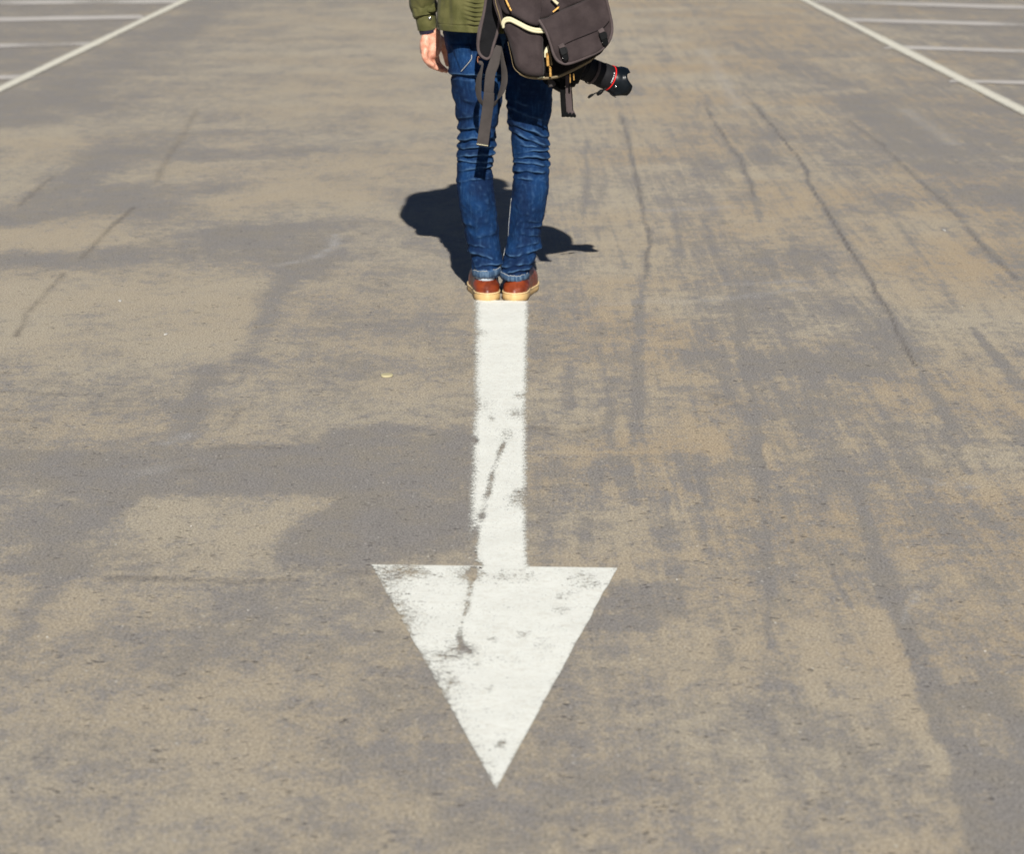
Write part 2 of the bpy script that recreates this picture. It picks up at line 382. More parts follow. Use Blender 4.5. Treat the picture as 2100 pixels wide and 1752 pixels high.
CRACK = [   # dark fine crevices and dirt lines
    (q3([(1010, 30), (960, 130), (880, 260), (800, 410)]), .016, .5), (q3([(680, 540), (560, 660), (420, 800)]), .012, .75), (q3([(340, 870), (220, 990), (130, 1090), (85, 1200)]), .010, .8), (q3([(270, 375), (105, 525)]), .014, .5),
    (qg([(850, 0), (950, 100), (1080, 260), (1150, 420), (1250, 570), (1400, 810), (1500, 1000), (1600, 1200)]), .0055, .95), (qg([(255, 60), (300, 200), (340, 400), (390, 620), (380, 800)]), .006, .7),
    (qg([(1300, 80), (1450, 190), (1600, 340), (1750, 470), (1900, 640), (2050, 800)]), .007, .7), (qg([(640, 0), (740, 170), (820, 290), (870, 430)]), .007, .6),
    (q6([(500, 945), (750, 950), (1050, 962), (1250, 950)]), .016, .6), (q6([(1230, 900), (1600, 915)]), .02, .35), (q6([(920, 385), (1220, 380)]), .02, .4), (q6([(0, 140), (270, 150)]), .016, .4), (q6([(0, 260), (190, 262)]), .018, .4), (q6([(800, 480), (860, 478)]), .02, .5),
    (q6([(1050, 210), (1010, 290)]), .01, .4), (q5([(0, 520), (40, 520)]), .02, .6), (q5([(190, 530), (220, 522)]), .02, .5), (q5([(720, 370), (850, 420)]), .02, .35), (q3([(1680, 900), (1720, 880)]), .02, .4), (q3([(150, 885), (330, 888)]), .02, .4), (q6([(560, 700), (800, 690)]), .01, .0),
]
PALE = [(qg([(500, 915), (800, 890), (1080, 850)]), .03, .5), (qg([(400, 495), (750, 478)]), .045, .5), (qg([(750, 832), (1050, 815)]), .025, .5), (q7([(1640, 120), (1560, 260)]), .005, .8), (q3([(1420, 835), (1600, 800), (1700, 740), (1725, 680)]), .02, .8),
        (q5([(1640, 735), (1750, 765), (1900, 775)]), .010, .6), (q6([(720, 365), (800, 330)]), .02, .6), (qg([(0, 930), (300, 915), (480, 900)]), .03, .3), (q6([(600, 500), (700, 470)]), .03, .4), ([(1440, 100), (1520, 220)], .04, .5), (qg([(1560, 30), (1780, 190)]), .04, .5)]
def paint(X, Y):
    nx = X + .16 * (fbm(X * 1.1 + 3, Y * .9, 3) - .5) + .05 * (fbm(X * 3, Y * 1.6, 4) - .5) + .03 * (fbm(X * 14, Y * 9, 3) - .5); ny = Y + .35 * (fbm(X * 2 + 9, Y * 1.5 + 4, 4) - .5) + .06 * (fbm(X * 12, Y * 8 + 3, 3) - .5)
    g = np.zeros(X.shape) + .02
    wR = sst(-.03, .05, X / (Y + 1))
    lon = fbm(X * 7, Y * .55, 3) - .5; lon2 = fbm(X * 18 + 3, Y * 1.1, 3) - .5
    g += wR * (lon * .9 + lon2 * .6) + (1 - wR) * (fbm(X * .9, Y * 2.6 + 7, 3) - .5) * .9
    for L, s, sf in PATCH: g += s * sst(-sf, sf, poly_sd(nx, ny, gp(L)))
    sx = X + .03 * (fbm(X * 5, Y * 2.2, 4) - .5) + .012 * (fbm(X * 30, Y * 16, 3) - .5); sy = Y
    hv = .55 + 1.1 * fbm(X * 2 + 31, Y * 2.2, 3); sv_ = .5 + 1.15 * fbm(X * 4 + 11, Y * 3.1, 3)
    for L, hw, s in STREAK: g += 1.0 * s * sv_ * np.exp(-stroke(sx, sy, gp(L), hw * .8, 1.0) ** 2 / hv)
    c = np.zeros(X.shape); p = np.zeros(X.shape)
    for L, hw, s in CRACK: c = np.maximum(c, s * (.3 + 1.1 * fbm(X * 6, Y * 5, 3)) * np.exp(-stroke(sx, sy + .02 * (fbm(X * 20, Y * 20, 2) - .5), gp(L), hw) ** 2))
    for L, hw, s in PALE: p = np.maximum(p, s * np.exp(-stroke(sx, sy, gp(L), hw) ** 2))
    return np.clip(g, -1.15, 1.12), c, p, .12 + .88 * wR * (.5 + .5 * sst(3.6, 5.2, Y))
rows = [-300, -40, -8, 0, 1.2, 2.0] + list(np.exp(np.linspace(math.log(2.6), math.log(27), 560))) + [31, 40, 60, 100, 200, 420]
cols = [-60, -14, -5, -2.5, -1.5] + list(np.linspace(-1.12, 1.12, 470)) + [1.5, 2.5, 5, 14, 60]
YY, TT = np.meshgrid(np.array(rows), np.array(cols), indexing='ij')
XX = TT * (.215 * (np.clip(YY, 1.5, 40)) + .04)
zz = .006 * (fbm(XX * .7, YY * .7, 3) - .5) * np.exp(-((XX / 30) ** 2)) * (np.abs(YY) < 60)
nr, nc = XX.shape
me = bpy.data.meshes.new('ground')
me.vertices.add(nr * nc); me.vertices.foreach_set('co', np.stack([XX, YY, 0 * zz], -1).reshape(-1))
I, J = np.meshgrid(np.arange(nr - 1), np.arange(nc - 1), indexing='ij'); a = (I * nc + J).reshape(-1)
quad = np.stack([a, a + 1, a + 1 + nc, a + nc], -1)
me.loops.add(quad.size); me.loops.foreach_set('vertex_index', quad.reshape(-1))
me.polygons.add(len(quad)); me.polygons.foreach_set('loop_start', np.arange(len(quad)) * 4); me.polygons.foreach_set('loop_total', np.full(len(quad), 4)); me.update(calc_edges=True)
g, c, p, wR = paint(XX.reshape(-1), YY.reshape(-1))
at_ = me.color_attributes.new('stain', 'FLOAT_COLOR', 'POINT'); at_.data.foreach_set('color', np.stack([g * .3 + .5, c, p, wR], -1).reshape(-1))
me.polygons.foreach_set('use_smooth', [True] * len(me.polygons))

def ground_nodes(M):
    at = M.n('ShaderNodeAttribute', attribute_name='stain'); sp = M.n('ShaderNodeSeparateColor'); M.l(at.outputs['Color'], sp.inputs[0])
    s = M.math('MULTIPLY', M.math('SUBTRACT', sp.outputs[0], .5), 1.0 / .3)
    n1 = M.noise((1, .6, 1), 3.2, 7, .68); n2 = M.noise((1, .7, 1), 20, 6, .72); n3 = M.noise((1, .8, 1), 85, 5, .75); n4 = M.noise(scale=.8, det=3)
    n5 = M.noise((1, .8, 1), 210, 3, .75)
    lw = at.outputs['Alpha']
    l1 = M.noise((46, 1.6, 1), 1, 5, .68, .5); l2 = M.noise((15, .6, 1), 1, 5, .65, .5)
    k = M.math('MULTIPLY', s, .228)
    k = M.math('ADD', k, M.math('MULTIPLY', lw, M.math('ADD', M.math('MULTIPLY', M.math('SUBTRACT', l1, .5), .66), M.math('MULTIPLY', M.math('SUBTRACT', l2, .5), .55))))
    for n, wt in ((n1, .9), (n2, 1.2), (n3, 1.0), (n5, .4)): k = M.math('ADD', k, M.math('MULTIPLY', M.math('SUBTRACT', n, .5), wt))
    f = M.step(k, -.20, .22)
    tan = M.mix(n2, (.305, .243, .166), (.41, .334, .236)); tan = M.mix(M.step(n4, .35, .65), tan, M.mix(n3, (.335, .294, .226), (.41, .363, .284)))
    tan = M.mix(M.rng(at.outputs['Alpha'], .12, 1, .62, .0), tan, M.mix(n2, (.300, .266, .207), (.398, .356, .286)))
    grey = M.mix(n2, (.176, .166, .158), (.258, .243, .229)); grey = M.mix(M.step(M.noise((1, .7, 1), 7, 5, .7), .4, .68), grey, M.mix(n3, (.20, .182, .158), (.27, .247, .212)))
    col = M.mix(f, tan, grey)
    col = M.mix(M.math('MULTIPLY', sp.outputs[2], M.rng(n2, .35, .65, .1, .9)), col, (.36, .35, .34))
    col = M.mix(M.math('MULTIPLY', sp.outputs[1], M.rng(n3, .35, .6, .2, 1.0), clamp=True), col, (.10, .088, .078))
    v = M.n('ShaderNodeTexVoronoi'); M.l(M.coord((.7, 1, 1)), v.inputs['Vector']); v.inputs['Scale'].default_value = 75
    pit = M.math('MULTIPLY', M.step(v.outputs['Distance'], .40, .15), M.step(M.noise(scale=17, det=5, rough=.75), .50, .64))
    col = M.mix(M.math('MULTIPLY', pit, .8), col, (.075, .068, .063))
    col = M.mix(1.0, col, M.mix(M.step(n5, .22, .78), (.42, .42, .43), (1.58, 1.58, 1.56)), 'MULTIPLY')
    v2 = M.n('ShaderNodeTexVoronoi'); M.l(M.coord(), v2.inputs['Vector']); v2.inputs['Scale'].default_value = 90
    sp2 = M.n('ShaderNodeSeparateColor'); M.l(v2.outputs['Color'], sp2.inputs[0])
    pale_grain = M.math('MULTIPLY', M.step(v2.outputs['Distance'], .30, .14), M.math('GREATER_THAN', sp2.outputs[0], .985))  # sparse pale grains in the concrete's own colour
    col = M.mix(M.math('MULTIPLY', pale_grain, .8), col, (.55, .53, .48))
    h = M.math('ADD', M.math('MULTIPLY', n5, .5), M.math('MULTIPLY', n3, .5)); h = M.math('SUBTRACT', h, M.math('MULTIPLY', pit, .8)); h = M.math('SUBTRACT', h, M.math('MULTIPLY', sp.outputs[1], 1.2))
    M.set(Base_Color=col, Roughness=M.rng(f, 0, 1, .92, .78), Normal=M.bump(h, .006, .5)); M.b.inputs['Specular IOR Level'].default_value = .25
M = NT('worn_concrete'); ground_nodes(M)
go = link('ground', me, M.m); go['kind'] = 'structure'; go['label'] = 'worn car park surface of tan and grey weathered concrete'

# ------------------------------------------------------------------ painted markings
def paint_mat(name, c, edge, wts=(1.3, 1.1, .45), th=(.42, .58)):
    M = NT(name)
    at = M.n('ShaderNodeAttribute', attribute_name='wear'); sp = M.n('ShaderNodeSeparateColor'); M.l(at.outputs['Color'], sp.inputs[0])
    n = M.noise((.7, 1, 1), 330, 3, .7); nm = M.noise((.6, 1, 1), 105, 5, .75); n2 = M.noise((1, .7, 1), 28, 5, .65); n3 = M.noise(scale=9, det=4)
    a = sp.outputs[0]
    for q, wt in ((n, wts[0]), (nm, wts[1]), (n2, wts[2])): a = M.math('ADD', a, M.math('MULTIPLY', M.math('SUBTRACT', q, .5), wt))
    al = M.step(a, *th)
    col = M.mix(M.step(n3, .3, .7), c, tuple(x * .93 for x in c)); col = M.mix(1.0, col, M.mix(n, (.86, .86, .85), (1.1, 1.1, 1.1)), 'MULTIPLY')
    col = M.mix(M.math('MULTIPLY', M.step(nm, .46, .72), .55), col, (.50, .475, .40))
    M.set(Base_Color=col, Roughness=.75, Alpha=al, Normal=M.bump(n, .002, .4)); M.b.inputs['Specular IOR Level'].default_value = .25
    return M.m
ARROW_M = paint_mat('worn_white_paint', (.77, .785, .74), .1)
SHAFT_M = paint_mat('sprayed_white_paint', (.77, .785, .74), .1, (1.5, .95, .2), (.30, .68))
LINE_M = paint_mat('cream_line_paint', (.66, .64, .555), .1)
BAY_M = paint_mat('thin_bay_paint', (.47, .445, .425), .1)
def sheet(name, corner_fn, nu, nv, wear_fn, m, parent, z=.004):
    V = []; W = []
    for i in range(nv):
        for j in range(nu):
            u = j / (nu - 1); v = i / (nv - 1); p = corner_fn(u, v); V.append((p[0], p[1], z)); W.append(wear_fn(u, v, p))
    Fc = [(i * nu + j, i * nu + j + 1, (i + 1) * nu + j + 1, (i + 1) * nu + j) for i in range(nv - 1) for j in range(nu - 1)]
    me = bpy.data.meshes.new(name); me.from_pydata(V, [], Fc); me.update()
    a = me.color_attributes.new('wear', 'FLOAT_COLOR', 'POINT'); a.data.foreach_set('color', [x for q in W for x in (q, q, q, 1)])
    return link(name, me, m, parent)
def gseg(P, p, hw):
    best = 9
    for i in range(len(P) - 1):
        a = P[i]; d = P[i + 1] - a; t = max(0, min(1, (p - a).dot(d) / d.dot(d))); best = min(best, (p - a - d * t).length / hw)
    return math.exp(-best * best)
g2 = lambda x, y: ground(x, y).to_2d()
arrow = empty('painted_arrow', ground(1018, 1166)); tag(arrow, 'worn white direction arrow painted on the concrete pointing at the viewer', 'road marking')
def s8(a, b): return g2(735.4 + a * .29977, 1129.4 + b * .29977)
def sS(a, b): return g2((1700 + a * .628) * .5253, (1150 + b * .628) * .5253)
TL, TR, TIP = s8(85, 110), s8(1768, 133), s8(940, 1650)
crk1 = [sS(430, 930), sS(395, 1000), sS(355, 1120), sS(320, 1280), sS(270, 1450), sS(240, 1560), sS(235, 1700), sS(250, 1760)]
crk2 = [s8(790, 130), s8(775, 220), s8(735, 420), s8(700, 520), s8(690, 620), s8(720, 690)]
spots = [(s8(370, 150), .022, .5), (s8(220, 170), .025, .35), (s8(250, 330), .04, .3), (s8(380, 480), .03, .28), (s8(1560, 230), .02, .45), (s8(1390, 330), .012, .4), (s8(1385, 420), .012, .4), (s8(980, 190), .012, .5), (s8(1160, 200), .012, .4), (s8(700, 700), .022, .55),
         (s8(590, 740), .014, .45), (s8(800, 720), .014, .3), (s8(1130, 590), .012, .35), (s8(930, 630), .012, .3), (s8(650, 910), .008, .5), (s8(900, 960), .007, .5), (s8(990, 1330), .009, .55), (s8(960, 1365), .006, .5), (s8(560, 870), .02, .28), (s8(620, 1000), .02, .25), (s8(1300, 680), .02, .2), (s8(830, 800), .006, .4), (s8(770, 180), .02, .6), (s8(1060, 760), .01, .3), (s8(500, 180), .014, .35)]
def head_pt(u, v):
    L = TL.lerp(TIP, v); R = TR.lerp(TIP, v); j = .0011 * math.sin(v * 27) + .0007 * math.sin(v * 71 + 1)
    return L.lerp(R, u) + Vector((j * (1 - v) * (1 if u > .5 else .6 if u < .5 else 0), 0))
def head_w(u, v, p):
    e = min(u, 1 - u) * (TR - TL).length * (1 - v)
    w_ = .79 - .14 * math.exp(-(e / .0045) ** 2)
    if u < .5: w_ -= .10 * math.exp(-(e / .03) ** 2)
    w_ -= .12 * math.exp(-((TL.y - p[1]) / .11) ** 2) * (.5 + .5 * math.sin(p[0] * 60))
    w_ -= (.10 + .42 * float(vnoise(np.array(p[1] * 28 + 90), np.array(p[0] * 9 + 40)))) * gseg(crk2, p, .0065)
    for c_, r, s in spots: w_ -= .5 * s * math.exp(-((p - c_).x / r / 1.4) ** 2 - ((p - c_).y / (r * 2.5)) ** 2)
    return w_
sheet('arrow_head', head_pt, 110, 150, head_w, ARROW_M, arrow)
SA = [(sS(236, 40), sS(583, 50)), (sS(232, 400), sS(578, 400)), (sS(222, 800), sS(572, 800)), (sS(207, 1200), sS(575, 1200)), (sS(200, 1500), sS(572, 1500)), (sS(200, 1712), sS(585, 1722))]
def sh_pt(u, v):
    t = v * (len(SA) - 1); i = min(int(t), len(SA) - 2); f = t - i
    L = SA[i][0].lerp(SA[i + 1][0], f); R = SA[i][1].lerp(SA[i + 1][1], f); return L.lerp(R, -.03 + 1.06 * u)
pale_sp = [(sS(300, 250), .02, .2), (sS(500, 750), .02, .35), (sS(520, 640), .015, .3), (sS(290, 700), .03, .2), (sS(510, 1300), .02, .35), (sS(520, 1240), .014, .3), (sS(450, 880), .02, .25), (sS(350, 780), .01, .3), (sS(250, 920), .008, .5), (sS(270, 1700), .01, .6)]
def sh_w(u, v, p):
    e = min(u, 1 - u); k = e / (.20 if u < .5 else .15)
    w_ = .06 + .80 * min(1, k) ** .7 - .05 * math.sin(v * 3)
    w_ -= (.32 + .20 * v) * (.35 + 1.0 * float(vnoise(np.array(p[1] * 22 + 90), np.array(p[0] * 30 + 40)))) * gseg(crk1, p, .005 + .0055 * v)
    for c_, r, s in pale_sp: w_ -= s * math.exp(-((p - c_).x / r) ** 2 - ((p - c_).y / (r * 3)) ** 2)
    return w_
sh = sheet('arrow_shaft', sh_pt, 60, 260, sh_w, SHAFT_M, arrow, .0042)
def strip(name, A, B, hw, m, label, cat, group, soft=.35, wl=.9, n=120, z=.004, wv=.12):
    A = Vector(A); B = Vector(B); t = (B - A).normalized(); nn = Vector((-t.y, t.x))
    o = empty(name, (A.x, A.y, 0)); bpy.data.objects.remove(o)
    def pt(u, v):
        p = A.lerp(B, v); return p + nn * ((u - .5) * 2 * hw * (1 + .05 * math.sin(v * 40 + A.y)))
    def wf(u, v, p):
        e = min(u, 1 - u) * 2; return .25 + (wl - .25) * min(1, e / soft) + wv * (vnoise(np.array(p[0] * 2.3 + 50), np.array(p[1] * 1.1 + 50)) - .5)
    o = sheet(name, pt, 13, n, wf, m, None, z); return tag(o, label, cat, group)
xl = (g2(381.5, 0).x + g2(0, 183.5).x) / 2
pa, pb = g2(1655, 2), g2(2098, 228)
strip('aisle_line', (xl, 6), (xl, 60), .060, LINE_M, 'long cream edge line slanting across the top left corner', 'painted line', 'aisle edge lines', n=500, z=.0062, soft=.95)
strip('aisle_line', (pb.x, 6), (pb.x + (pa.x - pb.x) / (pa.y - pb.y) * (60 - pb.y), 60), .060, LINE_M, 'long cream edge line slanting across the top right corner', 'painted line', 'aisle edge lines', n=500, z=.0062, soft=.95)
BL = [((0, 5.5), (345, 2.5), 9), ((0, 40), (270, 35), 9), ((0, 94), (160, 90.5), 9), ((0, 159.5), (32, 158.5), 9)]
BR = [((1690, 3.2), (2100, 15.2), 7.4), ((1748, 41), (2100, 51), 7.6), ((1850, 97.5), (2100, 105.3), 7.6), ((1985, 167.3), (2100, 170.2), 7.2)]
OL = ['farthest pale bay line left of the aisle, at the very top edge', 'second farthest pale bay line left of the aisle', 'third farthest pale bay line left of the aisle', 'nearest pale bay line left of the aisle, a short stub']
OR = [s.replace('left', 'right') for s in OL]
for L, names in ((BL, OL), (BR, OR)):
    for (p0, p1, th), lb in zip(L, names):
        a, b = g2(*p0), g2(*p1)
        if L is BL: a = a + (a - b).normalized() * 2.0; b = b + (b - a).normalized() * .10
        else: b = b + (b - a).normalized() * 2.0; a = a - (b - a).normalized() * .10
        y0 = (p0[1] + p1[1]) / 2; hw = (g2(1050, y0 - th / 2).y - g2(1050, y0 + th / 2).y) / 2
        strip('bay_line', a, b, hw, BAY_M, lb, 'painted line', 'parking bay lines beside the aisle', soft=.12, wl=.66, n=80, wv=.4)

# ------------------------------------------------------------------ PERSON
person = empty('person', (at(1028, 620, D).x, D + .08, 0))
tag(person, 'person in olive jacket, blue jeans and brown shoes, standing back turned above the arrow', 'person')
YL = D + .095
NSEG = 84
def leg_geo(prof, folds, soft, ybot, sgn):
    ys = [p[0] for p in prof]; Ls = [p[1] for p in prof]; Rs = [p[2] for p in prof]; By = [p[3] for p in prof]
    rings = []
    rows_ = np.arange(ys[0], ybot + .01, 1.15)
    # smooth profile
    def smooth(v):
        a = np.interp(np.arange(ys[0], ybot + 30, 1.0), ys, v); k = np.ones(15) / 15; pd = np.pad(a, 7, mode='edge'); return np.interp(rows_, np.arange(ys[0], ybot + 30, 1.0), np.convolve(pd, k, 'valid'))
    l_, r_, b_ = smooth(Ls), smooth(Rs), smooth(By)
    for y, a, b, bo in zip(rows_, l_, r_, b_):
        pl, pr = at(a, y, YL), at(b, y, YL); c = (pl + pr) / 2; rx = (pr - pl).length / 2; ry = rx * 1.06; row = []
        for k in range(NSEG):
            ph = 2 * math.pi * k / NSEG; u, s = math.cos(ph), math.sin(ph); d = 0
            for (y0, sl, cv, amp, wd, uc, uw) in folds:
                t = (y - (y0 + sl * u + cv * (1 - s * s) + 2.6 * noise.noise(Vector((u * 2.3, s * 2 + y0, sgn))) + .8 * math.sin(3 * ph + y0))) / wd
                win = math.exp(-((u - uc) / uw) ** 2) * (1 if s < .35 else .5) * max(.1, 1 + 1.2 * noise.noise(Vector((u * 1.6 + y0, s * 1.3, sgn * 4 + y0 * .37))))
                if t < 0: d += 1.05 * amp * win * math.exp(-t * t * .7)
                else: d += 1.05 * amp * win * (math.exp(-t * t * 7) - .75 * math.exp(-((t - .9) / .55) ** 2))
            nz = noise.noise(Vector((u * 2.2 + sgn * 9, s * 2.2, y * .045))) * .0028 + noise.noise(Vector((u * 4 + sgn * 5, s * 4, y * .11))) * .0014
            d += nz
            row.append(Vector((c.x + (rx + d) * u, c.y + bo + (ry + d) * s, c.z)))
        rings.append(row)
    return loft(rings)
def zp(y): return 262.6 + y * .22512
def xp(x): return 787.9 + x * .22512
def side(yv, l, r, b): return (zp(yv), xp(l), xp(r), b)
PL = [(40, 902, 1034, .03), (110, 917, 1034, .022), (148, 922, 1033, 0), (160, 924, 1033, .004), (200, 930, 1030, .005), (235, 936, 1024, .0)] + [side(*q) for q in ((0, 682, 1018, 0), (100, 677, 1016, 0), (200, 670, 1000, .0), (300, 664, 986, .0), (330, 663, 981, .0), (400, 662, 985, -.004), (500, 662, 996, -.012), (600, 668, 1006, -.016), (700, 685, 1018, -.014), (800, 702, 1030, -.008), (900, 722, 1040, -.002), (1000, 748, 1050, .0), (1100, 772, 1062, -.004), (1200, 795, 1072, -.012), (1260, 803, 1064, -.014), (1330, 812, 1058, -.016), (1420, 814, 1056, -.016))]
PR = [(40, 1026, 1142, .03), (110, 1031, 1140, .022), (150, 1034, 1137, 0), (185, 1038, 1134, 0), (235, 1040, 1130, 0), (252, 1042, 1124, 0)] + [side(*q) for q in ((0, 1146, 1490, 0), (100, 1158, 1498, 0), (200, 1167, 1498, 0), (300, 1174, 1503, 0), (400, 1180, 1505, -.004), (500, 1172, 1503, -.012), (600, 1160, 1490, -.016), (700, 1150, 1475, -.014), (800, 1140, 1455, -.008), (900, 1131, 1432, -.002), (1000, 1126, 1420, 0), (1100, 1106, 1412, -.004), (1200, 1078, 1372, -.012), (1260, 1066, 1345, -.014), (1340, 1062, 1316, -.016), (1430, 1060, 1312, -.016))]
FL = [(148, 2, 2, .010, 7, 0, 1.4), (257, -3, 3, .0055, 8, -.4, 1.1), (279, -2, 3, .006, 7, -.2, 1.2), (297, -2, 2, .0055, 6, 0, 1.3), (313, -3, 3, .0055, 6.5, -.2, 1.1), (327, 2, 1, .0045, 5.5, 0, 1.3), (340, -5, 4, .005, 6.5, .3, 1.0), (362, -4, 3, .0022, 7, 0, 1), (300, 3, 0, .004, 5, .9, .5), (318, -3, 0, .004, 5, .9, .5),
      (205, 8, 0, .003, 14, -.2, .9), (232, -6, 3, .003, 10, -.5, .8), (458, 6, 0, .003, 12, -.8, .6), (478, -6, 0, .002, 10, .4, .7), (500, 6, 0, .0025, 9, -.5, .8), (519, 8, 3, .0075, 9, -.6, .9), (536, -3, 4, .006, 7.5, .3, 1.0), (549, 3, 2, .0055, 6, -.2, 1.2)]
FR = [(262, 14, 2, .006, 7.5, .2, 1.1), (281, 15, -2, .0065, 7.5, 0, 1.2), (294, 3, 0, .004, 5, .5, .8), (305, -4, 3, .005, 6, .3, .9), (317, 1, 4, .0055, 6, 0, 1.3), (330, 4, 3, .005, 6, 0, 1.3), (345, 2, 5, .0058, 8, -.1, 1.2), (362, 5, 3, .0025, 7, -.2, 1.0), (232, 16, 0, .004, 10, -.1, 1.0), (212, 12, 0, .003, 10, -.5, .8),
      (449, -3, 2, .0022, 6, .7, .6), (462, -4, 2, .0025, 6, .7, .6), (475, 3, 2, .002, 6, .5, .7), (497, -6, 2, .004, 9, .5, .9), (514, -10, 3, .007, 9, .6, .9), (535, -5, 4, .0055, 8, -.2, 1.0), (548, -4, 3, .006, 6.5, .1, 1.2), (524, 10, 0, .004, 8, -.7, .6)]
jl = leg_geo(PL, FL, 0, 564, -1); jr = leg_geo(PR, FR, 0, 570, 1)
hip_rings = []
for z_, rx, ry, cy in ((.72, .03, .03, .03), (.78, .11, .06, .03), (.85, .160, .100, .012), (.92, .150, .100, .006), (1.0, .14, .095, 0), (1.05, .13, .09, 0)):
    cxx = at(1026, 60, YL).x
    hip_rings.append([Vector((cxx + rx * math.cos(2 * math.pi * k / 64), YL + cy + ry * math.sin(2 * math.pi * k / 64), z_)) for k in range(64)])
JG = join(jl, jr, loft(hip_rings))
jeans = obj('jeans', JG, DENIM, person)
bvh = BVHTree.FromPolygons([tuple(v) for v in JG[0]], JG[1])
def cast(x, y, off=.002, tree=None):
    d = ray(x, y).normalized(); h = (tree or bvh).ray_cast(CP, d)
    return (h[0] - d * off) if h[0] is not None else at(x, y, YL - .06)
def conform(poly, off, n=9, tree=None):
    """patch laid on a surface, given four-sided in photo readings"""
    P = [Vector(q) for q in poly]; V = []; Fc = []
    for i in range(n):
        for j in range(n):
            u, v = j / (n - 1), i / (n - 1); q = (P[0] * (1 - u) + P[1] * u) * (1 - v) + (P[3] * (1 - u) + P[2] * u) * v
            edge = min(u, 1 - u, v, 1 - v); V.append(cast(q.x, q.y, off * (1 if edge > .01 else .1), tree))
    Fc = [(i * n + j, i * n + j + 1, (i + 1) * n + j + 1, (i + 1) * n + j) for i in range(n - 1) for j in range(n - 1)]
    return V, Fc
hz = lambda a, b: (840.5 + a * .09005, b * .09005)
obj('back_pocket', conform([hz(900, 1000), hz(1390, 1010), hz(1410, 1330), hz(1165, 1630)], .009, 14), DENIM, jeans)
obj('pocket_stitching', tube([cast(*hz(a, b), .0075) for a, b in ((1405, 1250), (1398, 1340), (1290, 1480), (1170, 1615))], .0012, 6), STITCH, jeans)
obj('inner_seam', join(tube([cast(xp(a), zp(b), .0006) for a, b in ((1158, 640), (1150, 720), (1142, 800), (1134, 890), (1130, 980))], .0009, 6),
                       tube([cast(xp(a), zp(b), .001) for a, b in ((1100, 1095), (1090, 1150), (1078, 1200), (1066, 1250), (1064, 1300))], .0009, 6)), STITCH, jeans)
# turn-ups
def turnup(xa, xb, yt_l, yt_m, yt_r, hgt):
    n = 72; rings = []; edge = []
    for lvl, (fr, dr) in enumerate(((0, -.004), (-.02, .0015), (.04, .0035), (.5, .0042), (.93, .0035), (1.0, .001), (.9, -.003), (.5, -.005))):
        row = []
        for k in range(n):
            ph = 2 * math.pi * k / n; u, s = math.cos(ph), math.sin(ph)
            yt = yt_m + (yt_r - yt_l) / 2 * u + (((yt_l + yt_r) / 2 - yt_m)) * u * u
            y = yt + hgt * fr + .5 * math.sin(ph * 9 + xa); x0 = (xa + xb) / 2 + (xb - xa) / 2 * u
            p = at(x0, y, D + .036); rx = (at(xb, y, YL) - at(xa, y, YL)).length / 2
            c = at((xa + xb) / 2, y, YL - .016)
            row.append(Vector((c.x + (rx + dr - .0015) * u, c.y + (rx * 1.10 + dr) * s, p.z + .0008 * math.sin(ph * 23))))
        rings.append(row)
        if lvl == 1: edge = row
    return loft(rings, (False, False)), edge
for args in ((969.5, 1026.5, 556.5, 556, 551.5, 13.5), (1025.0, 1084.5, 559.5, 566, 561.5, 11.5)):
    gmt, edge = turnup(*args)
    obj('turn_up', gmt, DENIM_L, jeans)
    obj('frayed_edge', tube(edge + [edge[0]], .0011, 6, sm=False, rnd=False), STITCH, jeans)
